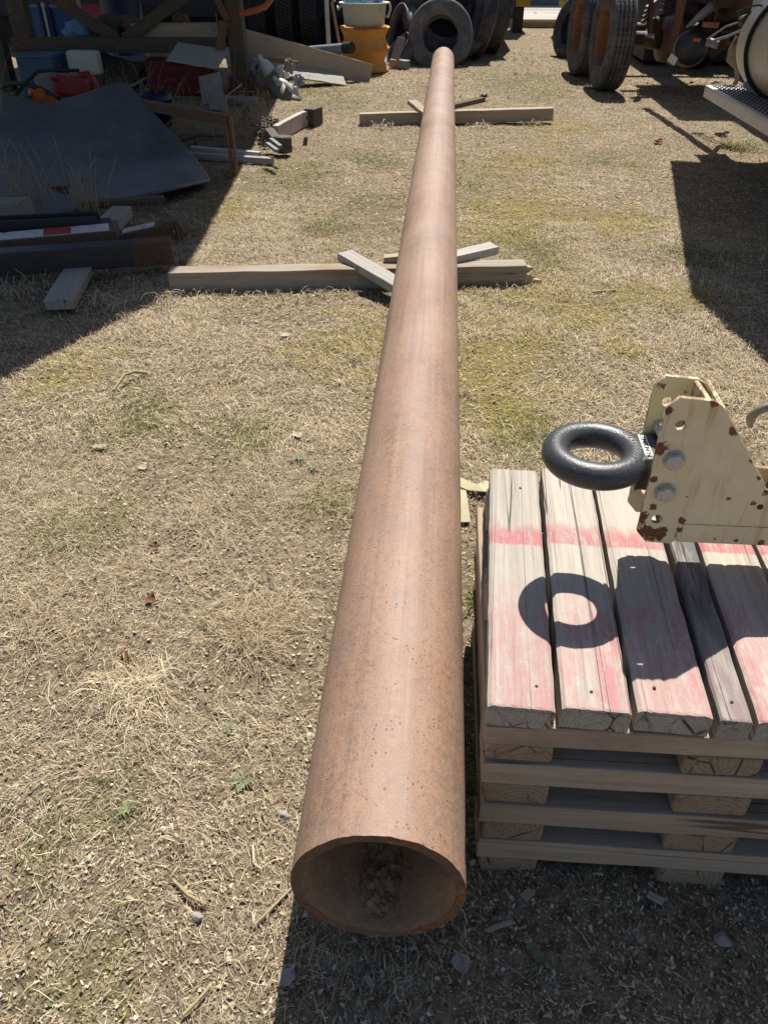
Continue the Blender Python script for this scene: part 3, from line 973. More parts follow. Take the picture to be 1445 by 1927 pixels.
# ------------------------------------------------------------------ the pallet
PAL_F, PAL_B = 0.765, 1.425
pallet = thing("wooden_pallet", "thick wooden pallet with faded red stripe on its weathered planks", "pallet", (0.115, PAL_F, 0))
zt = 0.476
def hero_plank(k, p0, p1, w, h, mat, parent):
    """deck plank with worn grain on top, rounded arrises and a ragged near end"""
    M = frame_of(p0, p1)
    l = (Vector(p1) - Vector(p0)).length
    nx_, ny_ = 60, 18
    rr = random.Random(k + 50)
    groove = [rr.random() < .22 for _ in range(ny_ + 1)]
    top, bot = [], []
    for i in range(nx_ + 1):
        u = i / nx_
        if i < 6:
            u = (0, .004, .010, .02, .035, .055)[i]
        for j in range(ny_ + 1):
            t = j / ny_ * 2 - 1
            edge = max(0, abs(t) - .9) / .1
            wob = .0016 * mnoise.noise(Vector((u * 14, k * 3.1 + (5 if t > 0 else 0), 0))) * abs(t)
            z = h / 2 - .0045 * edge ** 2 + .0007 * mnoise.noise(Vector((u * 9, t * 22 + k, 1))) + .0005 * mnoise.noise(Vector((u * 30, t * 60, k)))
            if groove[j] and 0 < j < ny_:
                z -= .0028 * max(0, mnoise.noise(Vector((u * 3.5, j * 7.7, k))) + .25)
            ragged = .006 * max(0, .45 + mnoise.noise(Vector((t * 7 + k * 4, 2, 0))) + .6 * mnoise.noise(Vector((t * 23, k, 3))))
            x = (u - .5) * l + (ragged * .8 if i == 0 else 0)
            if i == 0:
                z -= .004 + ragged * .7
            elif i == 1:
                z -= ragged * .35
            top.append((x, t * w / 2 + wob, z))
        bx_ = (u - .5) * l + (.001 if i == 0 else 0)
        bot += [(bx_, -w / 2, -h / 2), (bx_, w / 2, -h / 2)]
    n1_ = ny_ + 1
    nt = len(top)
    fs = [(i * n1_ + j, (i + 1) * n1_ + j, (i + 1) * n1_ + j + 1, i * n1_ + j + 1) for i in range(nx_) for j in range(ny_)]
    for i in range(nx_):
        a, b = nt + 2 * i, nt + 2 * i + 2
        fs += [(a, a + 1, b + 1, b), (i * n1_, a, b, (i + 1) * n1_), (i * n1_ + ny_, (i + 1) * n1_ + ny_, b + 1, a + 1)]
    fs.append(tuple([nt] + list(range(0, n1_)) + [nt + 1]))
    e = nx_ * n1_
    fs.append(tuple([nt + 2 * nx_ + 1] + [e + j for j in range(ny_, -1, -1)] + [nt + 2 * nx_]))
    me = bpy.data.meshes.new("deck_plank")
    me.from_pydata(top + bot, [], fs)
    bm = bmesh.new(); bm.from_mesh(me); bmesh.ops.recalc_face_normals(bm, faces=bm.faces); bm.to_mesh(me); bm.free()
    return put("deck_plank", me, mat, parent, M)
edges_f = [0.102, 0.2085, 0.3215, 0.4405, 0.497, 0.607, 0.72, 0.83]
edges_b = [0.128, 0.2415, 0.347, 0.470, 0.529, 0.634, 0.75, 0.86]
for k in range(7):
    gl, gr_ = (0.0 if k == 0 else 0.005), 0.005
    f = ((edges_f[k] + gl) + (edges_f[k + 1] - gr_)) / 2
    bk = ((edges_b[k] + gl) + (edges_b[k + 1] - gr_)) / 2
    w = (edges_f[k + 1] - edges_f[k]) - gl - gr_
    dy = RNG.uniform(-0.004, 0.008)
    p = hero_plank(k, (f, PAL_F + dy, zt - 0.0225), (bk, PAL_B + RNG.uniform(-.006, .004), zt - 0.0225 + RNG.uniform(-.002, .002)), w, 0.044, WOOD_SLATE if k == 3 else WOOD_PLANK, pallet)
    if k == 3:
        p["label"] = "narrow plank with dark slate paint"
# layers below, alternating cross boards and blocks
layers = [(.4275, .379, 'c'), (.378, .331, 'b'), (.330, .275, 'c'), (.274, .221, 'b'), (.220, .165, 'c'), (.164, .107, 'b'), (.106, .047, 'c'), (.046, -.012, 'f')]
bx = [(0.106, 0.214), (0.418, 0.54), (0.74, 0.85)]
for li, (z1, z0, kind) in enumerate(layers):
    zc, h = (z0 + z1) / 2, z1 - z0
    lean = (0.4275 - zc) * 0.035
    if kind == 'c':
        for yc, w in ((PAL_F + 0.05, 0.096), (1.095, 0.10), (PAL_B - 0.055, 0.096)):
            j = RNG.uniform(-.004, .004)
            fan = 0.028 * (yc - PAL_F) / (PAL_B - PAL_F)
            board("cross_board", (0.100 + lean + fan, yc + j, zc), (0.862 + lean + fan, yc + j + 0.002, zc - 0.003), w, h - 0.001, WOOD_PALLET, pallet, 0.003, 0.001)
    else:
        for (x0, x1) in bx:
            s = 0.010 * (li // 2) if x0 > .3 else 0.0025 * li
            wd = x1 - x0
            board("block", ((x0 + x1) / 2 + s, PAL_F + 0.006 + RNG.uniform(-.003, .004), zc), ((x0 + x1) / 2 + s, PAL_B - 0.01, zc), wd, h - 0.001, WOOD_BLOCK, pallet, 0.006 if kind == 'b' else 0.012, 0.001)
        if kind == 'b':
            for n_, yb in enumerate((0.90, 1.26)):
                board("inner_board", (0.12, yb, zc), (0.84, yb + .003, zc), 0.03, h - 0.004, WOOD_PALLET, pallet, 0.002, 0.001)
nails = [(1, .805, .45), (2, .82, .3), (3, .80, .5), (0, 1.35, .62), (0, .81, .7)]
for k, y, t in nails:
    u = (y - PAL_F) / (PAL_B - PAL_F)
    x = (edges_f[k] * (1 - u) + edges_b[k] * u) + t * (edges_f[k + 1] - edges_f[k])
    nb = MB()
    nb.lathe([(0.0001, .0006), (0.0024, .0006), (0.0032, -.003)], Matrix.Translation((x, y, zt + 0.0003)), 10)
    nb.build("nail_head", RUST_DARK, pallet)

# ------------------------------------------------------------------ tow bracket and ring
YN, YF = 1.07, 1.184
br = thing("tow_bracket", "cream-painted steel tow bracket with rust-chipped edges held over the pallet", "tow bracket", (0.45, 1.11, 0.57))
outl = [(.357, .826), (.373, .846), (.424, .842), (.438, .834), (.546, .685), (.556, .676), (.60, .672), (.60, .604), (.433, .588), (.424, .574), (.416, .568), (.376, .570), (.359, .590)]
out2 = [(.357, .826), (.373, .846), (.424, .842), (.438, .834), (.546, .685), (.556, .676), (.60, .672), (.60, .604), (.433, .588), (.424, .574), (.416, .568), (.376, .570), (.359, .590)]
MX = Matrix.Rotation(math.pi / 2, 4, 'X')
def plate(y, name):
    ox, oz = 0.45, 0.70
    lp = [[(x - ox, z - oz) for x, z in outl], circle(.3835 - ox, .800 - oz, .0098), circle(.385 - ox, .618 - oz, .0098)]
    me = plate_mesh(name, lp, 0.009, 0.0012)
    return put(name, me, CREAM, br, Matrix.Translation((ox + (.009 if y > 1.1 else 0), y, oz - (.02 if y > 1.1 else 0))) @ MX)
plate(YN, "side_plate")
plate(YF, "side_plate")
w = MB()
w.box((.4275, YN + .0045, .706), (.4315, YF - .0045, .694), 0.008, 0.252)
w.build("web_plate", CREAM, br, 0.002)
w = MB()
M = frame_of((.444, 1.111, .828), (.545, 1.111, .687))
w.box((.444, (YN + YF) / 2, .826), (.542, (YN + YF) / 2, .690), YF - YN - .012, 0.007, (0, 0, 1))
w.build("sloping_plate", CREAM, br, 0.0015)
w = MB()
w.blk(.427, 2.3, YN - .007, YF + .007, .572, .612)
w.blk(.60, 2.3, YN - .003, YF + .003, .614, .672)
tb = w.build("drawbar_tube", CREAM, br, 0.004)
w = MB()
w.blk(2.2, 2.28, 1.07, 1.15, 0.0, .573)
w.blk(2.12, 2.36, 1.0, 1.22, -0.01, .012)
w.build("support_leg", RUST_DARK, br, 0.003)
w = MB()
for (x, z) in ((.565, .622), (.586, .628)):
    w.lathe([(0.0001, 0.0022), (0.0045, 0.002), (0.006, -0.001)], Matrix.Translation((x - .02, YN - .0042, z + .03)) @ MX, 12)
w.build("weld_scar", RUST_DARK, br)
for (x, z) in ((.3865, .737), (.386, .674)):
    nb = MB()
    Mh = Matrix.Translation((x, YN - .0045, z)) @ MX @ Matrix.Rotation(RNG.uniform(0, 1), 4, 'Z')
    nb.lathe([(0.0175, 0), (0.0175, .0025), (0.0001, .0025)], Mh, 28, False)
    wsh = nb.build("washer", ZINC, br)
    nb = MB()
    nb.lathe([(0.0158, .0026), (0.0158, .0105), (0.0138, .0125), (0.0001, .0128)], Mh, 6, False)
    nb.build("bolt_head", ZINC, wsh, 0.0006)
    nb = MB()
    nb.tube([(x, YN, z), (x, YF + .025, z)], 0.0095, 12)
    nb.build("bolt_shank", ZINC, wsh)
# ring
RC = D(1119, 856, 1.128)
rg = thing("tow_ring", "black cast-steel towing eye bolted into the cream bracket", "tow ring", RC)
nb = MB()
R1, R2 = 0.0667, 0.0232
vs, fs = [], []
NA, NB_ = 72, 24
for i in range(NA):
    A = 2 * math.pi * i / NA
    for j in range(NB_):
        B = 2 * math.pi * j / NB_
        vs.append((RC.x + (R1 + R2 * math.cos(B)) * math.cos(A), RC.y + (R1 + R2 * math.cos(B)) * math.sin(A), RC.z + R2 * math.sin(B)))
for i in range(NA):
    for j in range(NB_):
        fs.append((i * NB_ + j, ((i + 1) % NA) * NB_ + j, ((i + 1) % NA) * NB_ + (j + 1) % NB_, i * NB_ + (j + 1) % NB_))
nb.add(vs, fs, True)
nb.build("eye", BLACK_PAINT, rg)
nb = MB()
sec = [(.340, .052, .012), (.346, .044, .0200), (.351, .041, .0222), (.366, .044, .0226), (.420, .052, .0226)]
vs = []
for x, hw, hh_ in sec:
    vs += [(x, RC.y - hw, RC.z - 0.042), (x, RC.y + hw, RC.z - 0.042), (x, RC.y + hw, RC.z + hh_), (x, RC.y - hw, RC.z + hh_)]
fs = [(i * 4 + k, i * 4 + (k + 1) % 4, i * 4 + 4 + (k + 1) % 4, i * 4 + 4 + k) for i in range(len(sec) - 1) for k in range(4)] + [(3, 2, 1, 0), (16, 17, 18, 19)]
nb.add(vs, fs)
sh = nb.build("shank", BLACK_PAINT, rg, 0.006)
RT = Matrix.Rotation(-math.pi / 2, 4, 'Z')
nb = MB()
nb.blk(.3505, .3635, RC.y - .033, RC.y + .033, RC.z + .0224, RC.z + .0234)
nb.build("label", WHITE_LABEL, sh)
put("lettering", text_mesh("lettering", "CUNEKINCN", 0.0118, .0003), INK, sh, Matrix.Translation((.357, RC.y - .001, RC.z + .0238)) @ RT)
put("lettering", text_mesh("lettering", "1P 4 M", 0.0125, .0004), GREY_INK, sh, Matrix.Translation((.371, RC.y, RC.z + .0231)) @ RT)
for k, chh in enumerate("THISSIDEUP"):
    A = math.radians(38 - k * 8.2)
    p = RC + Vector((math.cos(A) * (R1 - .001), math.sin(A) * (R1 - .001), R2 + .0002))
    if chh:
        put("lettering", text_mesh("lettering", chh, 0.0125, .0006), GREY_INK, rg, Matrix.Translation(p) @ Matrix.Rotation(A - math.pi / 2, 4, 'Z'))
# safety hook hanging on the drawbar
hk = MB()
c0 = Vector((.60, 1.19, .735))
hk.tube([c0 + Vector((math.cos(t) * .045 - .005, .02 * math.sin(t * .5), math.sin(t) * .032)) for t in np.linspace(0.2, 3.6, 14)], [.008] * 12 + [.006, .004], 10)
hk.tube([c0 + Vector((.04, 0, .005)), c0 + Vector((.055, .0, -.03)), c0 + Vector((.07, -.01, -.06)), c0 + Vector((.10, -.01, -.07))], .009, 10)
hk2 = hk.build("safety_hook", plain("olive_grey_hook", (0.17, 0.165, 0.13), 0.45, 0.45))
tag(hk2, "olive-grey curved safety hook behind the cream bracket at the frame edge", "hook")

# ------------------------------------------------------------------ big shapes round the yard
def extrude_poly(mb, poly, z0, z1):
    return mb.prism([(x, y) for x, y in poly], Matrix.Translation((0, 0, z0)), z1 - z0)

def tyre_profile(R, r, w, grooves=4):
    """closed section (radius, height) of a truck tyre"""
    h = w / 2
    p = [(r, -h * .62), (r * 1.05, -h * .78), (r + (R - r) * .35, -h * .98), (r + (R - r) * .62, -h), (R * .955, -h * .92), (R * .985, -h * .84), (R, -h * .74)]
    tread = np.linspace(-h * .72, h * .72, grooves * 2 + 2)
    for k in range(1, len(tread) - 1, 2):
        a, b = tread[k], tread[k + 1]
        d = (b - a) * 0.18
        c = (a + b) / 2
        p += [(R, c - d * 1.6), (R * .968, c - d), (R * .968, c + d), (R, c + d * 1.6)]
    p += [(R, h * .74), (R * .985, h * .84), (R * .955, h * .92), (r + (R - r) * .62, h), (r + (R - r) * .35, h * .98), (r * 1.05, h * .78), (r, h * .62)]
    # hollow inside
    p += [(r * 1.12, h * .55), (r + (R - r) * .6, h * .78), (R * .92, h * .6), (R * .92, -h * .6), (r + (R - r) * .6, -h * .78), (r * 1.12, -h * .55)]
    return p

def axis_frame(c, axis, roll=0.0):
    q = Vector(axis).normalized().to_track_quat('Z', 'Y').to_matrix().to_4x4()
    return Matrix.Translation(Vector(c)) @ q @ Matrix.Rotation(roll, 4, 'Z')

def tyre(c, axis, R, r, w, mat, parent=None, name="tyre", n=64, lugs=0):
    M = axis_frame(c, axis)
    mb = MB().lathe(tyre_profile(R, r, w), Matrix.Identity(4), n, True, True)
    if lugs:
        for k in range(lugs):
            a = 2 * math.pi * k / lugs
            for s in (-1, 1):
                p = Matrix.Rotation(a + (0.5 * 2 * math.pi / lugs if s > 0 else 0), 4, 'Z')
                mb.box(p @ Vector((R * .985, 0, s * w * .34)), p @ Vector((R * 1.012, 0, s * w * .34)), R * 2.6 / lugs, w * .26, (0, 0, 1))
    me = mb.mesh(name, (0, 0, 0))
    return put(name, me, mat, parent, M)

# steel truss over the scrap on the left, with an unseen slab shaped to shade it
yb = 9.85
trl = thing("equipment_trailer", "tall rusty steel truss of a trailer frame standing over scrap at left", "trailer", (-3.2, yb, 0))
mb = MB()
S3 = lambda pts, h: [(x + SUN.x / SUN.z * h, y + SUN.y / SUN.z * h) for x, y in pts]
extrude_poly(mb, S3([(-2.35, 1.2), (-1.72, 2.66), (-1.33, 3.57), (-1.557, 6.03), (-1.9, 9.5), (-2.0, 12), (-6.0, 12), (-6.0, 1.2)], 3.2), 3.0, 3.2)  # outline of the left-hand ground shadow, lifted along the sun direction
mb.build("bed", TRAILER_DARK, trl)  # unseen slab added to cast the left-hand shadow
post = D(447, 60, yb)
mb = MB()
mb.box((post.x, yb, 0.0), (post.x - .03, yb, 2.99), .17, .17)
mb.build("post", DARK_STEEL, trl, .006)
mb = MB()
mb.blk(post.x - .17, post.x + .17, yb - .2, yb + .2, -.01, .05)
mb.box((post.x, yb, .05), (post.x, yb, .18), .25, .25)
mb.build("foot", RUST_DARK, trl, .006)
p0, p1 = D(25, 83, yb + .04), D(420, 84, yb + .04)
mb = MB()
mb.box((p0.x, yb + .05, p0.z), (p1.x, yb + .05, p1.z), .07, .135)
mb.box((p0.x, yb + .02, p0.z - .066), (p1.x, yb + .02, p1.z - .066), .13, .016)
mb.build("cross_beam", DARK_STEEL, trl, .003)
for (a, b_, w) in (((62, -30), (222, 74), .12), ((362, -18), (236, 74), .12)):
    a, b_ = D(*a, yb + .13), D(*b_, yb + .13)
    mb = MB().box(a, b_, .05, w)
    mb.build("diagonal_brace", DARK_STEEL, trl, .003)
for px, w in ((50, .2), (-2, .14)):
    a = D(px, 90, yb + .06)
    mb = MB().box((a.x, yb + .1, 0), (a.x, yb + .1, 2.99), w, .15)
    mb.build("post", DARK_STEEL, trl, .005)
a, b_ = D(402, -20, yb - .06), D(430, 38, yb - .06)
MB().box(a, b_, .1, .07).build("knee_brace", RUST, trl, .003)
a, b_ = D(421, 40, yb - .1), D(414, 96, yb - .1)
MB().box(a, b_, .03, .1).build("knee_brace", RUST, trl, .003)
MB().tube([D(452, 26, yb - .25), D(480, 20, yb - .25), D(500, 12, yb - .22), D(513, -6, yb - .2), D(520, -40, yb - .2)], .032, 12).build("handle", metal("orange_red_rail", (0.33, 0.10, 0.045), amount=0.2), trl)
for (x, y) in ((-4.6, 4.4), (-5.4, 7.4), (-5.4, 12.9)):
    MB().box((x, y, 0), (x, y, 2.99), .16, .16).build("post", DARK_STEEL, trl, .005)

# cream truck at the right edge: tank, steps, unseen shadow-casting body above the frame
WOODY = metal('grimy_tan_steel', (0.24, 0.2, 0.14), amount=.35)
trk = thing("cream_truck", "cream truck at the right edge with strapped tank and aluminium steps", "truck", (2.6, 6.8, 0))
mb = MB()
extrude_poly(mb, S3([(1.70, 6.18), (1.46, 4.9), (1.24, 3.76), (1.37, 3.0), (1.8, 1.9), (4.2, 1.9), (4.2, 6.18)], 2.6), 1.7, 2.6)
mb.build("shadow_cab", CREAM_TANK, trk)  # unseen body, outline shaped to cast the right-hand shadow
TX, TZ, TR = 2.53, .80, .345
MB().lathe([(0.0001, 0), (TR * .5, .0), (TR * .93, -.012), (TR, -.04), (TR, -2.6)], Matrix.Translation((TX, 7.02, TZ)) @ Matrix.Rotation(-math.pi / 2, 4, 'X'), 64).build("tank", CREAM_TANK, trk)
for y in (6.72, 5.2):
    mb = MB()
    MM = Matrix.Translation((TX, y, TZ)) @ Matrix.Rotation(-math.pi / 2, 4, 'X')
    mb.lathe([(TR + .004, -.03), (TR + .014, -.03), (TR + .014, .03), (TR + .004, .03)], MM, 64, False, True)
    s_ = mb.build("tank_strap", BLACK_STEEL, trk)
    mb = MB().lathe([(TR + .014, -.045), (TR + .03, -.045), (TR + .03, -.028), (TR + .014, -.028)], MM, 64, True, True)
    mb.build("strap_edge", RUBBER_DARK, s_)
def tread_step(z, x0, x1, y0, y1, nm):
    mb = MB()
    mb.blk(x0, x1, y0, y1, z - .012, z)
    mb.blk(x0, x0 + .014, y0, y1, z - .085, z - .0125)
    mb.blk(x0 + .016, x1, y1 - .014, y1, z - .085, z - .0125)
    s_ = mb.build(nm, ALU, trk, .003)
    mb = MB()
    nrow = int((y1 - y0) / .035)
    for r_ in range(nrow):
        for c_ in range(6):
            x = x0 + .035 + c_ * (x1 - x0 - .06) / 5.5 + (.012 if r_ % 2 else 0)
            y = y1 - .03 - r_ * .035
            mb.box((x, y, z + .0015), (x + .022, y + .004, z + .0015), .012, .006)
    mb.build("tread_grip", plain("step_hole_dark", (0.10, 0.10, 0.11), .5), s_)
    return s_
tread_step(.47, 2.10, 2.36, 3.6, 7.26, "lower_step")
tread_step(1.06, 2.30, 2.62, 4.2, 7.2, "upper_step")
MB().tube([(2.12, 6.93, .40), (2.30, 6.93, .40)], .03, 14).build("step_tube", RUBBER_DARK, trk)
MB().box((2.33, 6.9, .47), (2.45, 6.9, .60), .16, .02, (0, 1, 0)).build("step_bracket", ALU, trk, .003)
MB().box((2.34, 7.12, 1.04), (2.42, 6.80, .86), .05, .012, (1, 0, 0)).build("step_bracket", ALU, trk, .002)
mb = MB()
mb.blk(2.9, 3.05, 3.4, 12.4, .78, 1.02)
mb.blk(3.9, 4.05, 3.4, 12.4, .78, 1.02)
mb.build("frame_rail", CHASSIS, trk, .004)
MB().tube([(2.26, 10.1, 1.45), (2.4, 7.8, 1.5)], .045, 10).build("shadow_rod", ALU, trk)  # unseen rod added for the thin shadow band on the grass
for (x, y) in ((3.0, 4.3), (4.0, 4.3)):
    tyre((x, y, .52), (1, 0, 0), .52, .28, .28, RUBBER, trk, n=48)
MB().tube([D(1392, 70, 8.2), D(1380, 95, 8.2), D(1377, 112, 8.2), D(1385, 128, 8.2), D(1386, 150, 8.2), D(1381, 160, 8.2)], [.04, .05, .05, .022, .02, .024], 10).build("hanging_bracket", WOODY, trk)
MB().tube([D(1330, 74, 8.3), D(1365, 50, 8.1), D(1402, 38, 7.9)], .008, 8).build("chrome_rod", GREY_STEEL, trk)
MB().tube([D(1332, 80, 8.3), D(1370, 68, 8.1), D(1400, 55, 7.9)], .012, 8).build("chrome_rod", GREY_STEEL, trk)
MB().tube([D(1397, 40, 7.9), D(1406, 38, 7.8)], .045, 12).build("rod_eye", CHASSIS, trk)
MB().tube([D(1330, 78, 8.3), D(1350, 84, 8.25)], .035, 8).build("rod_clevis", GREY_STEEL, trk)
MB().tube([D(1385, 22, 7.1), D(1405, 12, 7.0), D(1430, 10, 6.9), D(1460, 14, 6.9)], .006, 6).build("cable", HOSE, trk)

# tandem axle of a second truck chassis
ch = thing("truck_chassis", "stripped truck chassis with two worn dual wheels and rusty rims", "truck chassis", (2.4, 10.6, 0))
ax = Vector((-1, -.07, 0)).normalized()
def wheel(c, R, r, w):
    t = tyre(c, ax, R, r, w, RUBBER, ch, n=72, lugs=0)
    M = axis_frame(c, ax)
    mb = MB().lathe([(r * 1.04, w * .36), (r * 1.0, w * .40), (r * .96, w * .34), (r * .92, w * .1), (r * .88, -w * .3), (r * .66, -w * .36), (r * .5, -w * .2), (r * .3, -w * .1), (0.0001, -w * .08)], M, 48)
    mb.build("rim", metal("rusty_rim_paint", (0.24, 0.10, 0.045), (0.16, 0.085, 0.065), .5, .8), t)
    # tread sipes across the shoulder ribs
    mb = MB()
    for k in range(60):
        p = M @ Matrix.Rotation(2 * math.pi * k / 60, 4, 'Z')
        for s in (-.28, -.09, .09, .28):
            mb.box(p @ Vector((R * 1.0, 0, s * w - .02)), p @ Vector((R * 1.0, .01, s * w + .02)), .006, .004, p.to_3x3() @ Vector((1, 0, 0)))
    mb.build("tread_sipes", RUBBER_DARK, t)["kind"] = "stuff"
    return t
wheel(Vector((D(1160, 120, 10.45).x - .1, 10.45, .535)), .535, .31, .28)
wheel(Vector((D(1108, 100, 11.75).x - .08, 11.75, .535)), .535, .31, .28)
ayz = .50
mb = MB().tube([(2.1, 10.7, ayz), (4.8, 10.7, ayz)], .075, 14)
mb.tube([(2.1, 11.95, ayz), (4.8, 11.95, ayz)], .075, 14)
mb.build("axle", CHASSIS, ch)
mb = MB().lathe([(.1, 0), (.24, 0), (.26, .02), (.24, .04), (.22, .17), (.1, .19)], axis_frame((2.62, 10.62, ayz), (-1, -.15, 0)), 40)
mb.build("brake_drum", metal("rusty_drum", (0.14, 0.07, 0.05), amount=.5, rough=.5), ch)
mb = MB().lathe([(.0001, .06), (.05, .06), (.07, 0)], axis_frame((2.34, 10.6, ayz + .02), (-1, -.2, 0)), 16)
mb.build("hub_cap", ALU, ch)
for k in range(4):
    a, b_ = D(1208 + k * 3, 42 - k * 9, 10.3), D(1245 + k * 2, 20 - k * 11, 10.5)
    MB().box(a, b_, .05, .03).build("spring_leaf", metal("spring_grey", (0.22, 0.2, 0.19), amount=.3), ch, .003)
MB().box(D(1285, -12, 10.1), D(1262, 98, 10.1), .06, .16).build("rusty_arm", RUST, ch, .004)
MB().box(D(1225, -8, 10.2), D(1222, 62, 10.2), .04, .1).build("rusty_arm", RUST_DARK, ch, .004)
mb = MB().box(D(1260, 106, 10.0), D(1274, 117, 9.95), .08, .09)
mb.build("clevis", ALU, ch, .01)
ac = D(1303, 88, 9.9)
Ma = axis_frame(ac, (-.05, -1, .25))
can = MB().lathe([(0.0001, .07), (.09, .065), (.155, .03), (.17, -.02), (.17, -.08)], Ma, 40).build("air_spring", BLACK_STEEL, ch)
MB().lathe([(.171, -.08), (.18, -.09), (.175, -.2), (.13, -.26), (0.0001, -.27)], Ma, 40).build("canister", metal("pale_canister", (.34, .32, .27), amount=.25), can)
MB().box(Ma @ Vector((-.02, .05, .075)), Ma @ Vector((.05, .05, .075)), .03, .004, Ma.to_3x3() @ Vector((0, 0, 1))).build("orange_mark", ORANGE_PL, can)
MB().tube([D(1290, 52, 9.9), D(1305, 40, 9.9), D(1322, 26, 9.9), D(1340, 12, 9.9)], [.01, .03, .045, .05], 10).build("air_hose", GREY_STEEL, ch)
MB().box(D(1322, 46, 9.8), D(1350, 47, 9.8), .09, .05).build("link_block", metal("rusty_link", (.28, .13, .10), amount=.4), ch, .004)
for k in range(14):
    px, py = 1345 + RNG.uniform(-4, 4), -4 + k * 3
    MB().lathe([(.012 + .005 * math.cos(t), .005 * math.sin(t)) for t in np.linspace(0, 6.28, 7)[:-1]], axis_frame(D(px, py, 9.7), (RNG.random(), RNG.random() - .5, .2)), 10, True, True).build("chain_link", RUST, ch)
mb = MB()
mb.blk(2.75, 2.9, 9.6, 13.0, .86, 1.12)
mb.blk(3.8, 3.95, 9.6, 13.0, .86, 1.12)
mb.blk(2.9, 3.8, 10.5, 10.65, .9, 1.08)
mb.build("frame_rail", CHASSIS, ch, .004)
mb = MB()
mb.blk(2.45, 5.6, 9.4, 11.7, 1.3, 1.42)
mb.build("deck", TRAILER_DARK, ch)  # unseen slab sized for the shadow on the ground below the chassis
for (px, py, s, m_) in ((1235, 70, .12, CHASSIS), (1250, 45, .10, RUST_DARK), (1300, 20, .14, CHASSIS), (1330, 60, .1, RUST_DARK), (1370, 60, .12, CHASSIS), (1352, 20, .12, RUST_DARK)):
    c_ = D(px, py, 10.7)
    MB().lathe([(0.0001, .09), (s * .7, .08), (s, .03), (s, -.1), (s * .5, -.14)], axis_frame(c_, (RNG.uniform(-.6, .6), -1, RNG.uniform(-.3, .3))), 20).build("axle_housing", m_, ch)

for k in range(34):
    px, py, yy_ = RNG.uniform(1205, 1392), RNG.uniform(-8, 92), RNG.uniform(10.2, 11.6)
    c_ = D(px, py, yy_)
    m_ = RNG.choice((CHASSIS, RUST_DARK, RUST, GREY_STEEL, CHASSIS))
    if k % 3 == 0:
        d_ = Vector((RNG.uniform(-.5, .5), RNG.uniform(-.1, .1), RNG.uniform(-.35, .35)))
        MB().tube([c_ - d_ * .6, c_ + Vector((0, 0, RNG.uniform(-.08, .08))), c_ + d_ * .6], RNG.uniform(.01, .03), 8).build("brake_line", m_, ch)
    elif k % 3 == 1:
        d_ = Vector((RNG.uniform(-.12, .12), RNG.uniform(-.1, .1), RNG.uniform(-.12, .12)))
        MB().box(c_ - d_, c_ + d_, RNG.uniform(.03, .09), RNG.uniform(.03, .1)).build("bracket", m_, ch, .006)
    else:
        s_ = RNG.uniform(.03, .08)
        MB().lathe([(0.0001, .05), (s_ * .5, .05), (s_ * .55, .03), (s_, .025), (s_, -.03), (s_ * .6, -.05)], axis_frame(c_, (RNG.uniform(-1, 1), -1, RNG.uniform(-.6, .6))), 14, False).build("flange_nut", m_, ch)

# dark trailer, and added dark bodies standing in for black shade behind
bk = thing("dark_trailer", "dark trailer body behind the stacked tyres and the rims", "trailer", (-3, 15.5, 0))
mb = MB()
mb.blk(-9.5, 1.05, 14.75, 17.2, .42, 2.6)
mb.build("body", TRAILER_DARK, bk)
mb = MB()
mb.blk(-9.4, .9, 15.2, 16.6, -.02, .41)
mb.build("underbody_shade", TRAILER_DARK, bk)  # added panel standing in for the black shade under the body
for px in (540, 584, 490):
    c_ = D(px, 60, 14.35)
    t_ = tyre((c_.x, 14.45, .5), (1, .06, 0), .5, .28, .29, RUBBER_DARK, bk, n=56)
    mb = MB()
    M = axis_frame((c_.x, 14.45, .5), (1, .06, 0))
    for k in range(64):
        for j, s in enumerate((-.3, -.1, .1, .3)):
            p = M @ Matrix.Rotation(2 * math.pi * (k + .5 * (j % 2)) / 64, 4, 'Z')
            mb.box(p @ Vector((.501, -.012, s * .29 - .022)), p @ Vector((.501, .012, s * .29 + .022)), .009, .01, p.to_3x3() @ Vector((1, 0, 0)))
    mb.build("tread_blocks", RUBBER, t_)["kind"] = "stuff"
mb = MB()
a = D(737, 4, 14.6)
mb.blk(a.x - .06, a.x + .06, 14.6, 14.66, a.z - .07, a.z + .3)
mb.build("tail_lamp", RED_DARK, bk, .006)
b2k = thing("dark_backdrop", "dark low body added to stand for the black shade behind the truck chassis", "trailer", (5, 13.6, 0))
mb = MB()
mb.blk(2.75, 11, 12.75, 15.0, .06, 1.45)
mb.build("body", TRAILER_DARK, b2k)  # added block that blacks out the gap behind the chassis
for x in (3.4, 4.6):
    tyre((x, 12.55, .5), (1, 0, 0), .5, .28, .3, RUBBER_DARK, b2k, n=40)

# far end of the lane: yellow machines, plank platform, pale wall
pf = thing("plank_platform", "sunlit grey plank platform at the far end of the lane", "platform", (1.9, 19.5, 0))
for k in range(7):
    y = 18.95 + k * .62
    board("plank", (1.2, y, .12), (4.6, y + .05, .12 + RNG.uniform(-.01, .01)), .58, .05, WOOD_GREY, pf, .004)
MB().blk(1.25, 4.55, 18.72, 18.8, .0, .15).build("edge_board", WOOD_TAN, pf, .004)
tag(board("loose_lath", D(1008, 24, 20.5), D(1022, 32, 20.0), .09, .04, WOOD_OLD), "short brown lath lying on the plank platform", "lath")
mb = MB().blk(-2, 9, 24.0, 24.3, -.0, 3.0)
tag(mb.build("pale_wall", BEIGE_FAR), "pale beige wall closing the lane far behind", "wall")
mb = MB().blk(.4, 6, 23.2, 23.5, .0, .28)
tag(mb.build("steel_sill", GREY_STEEL, None, .01), "grey steel sill lying below the pale far wall", "sill")
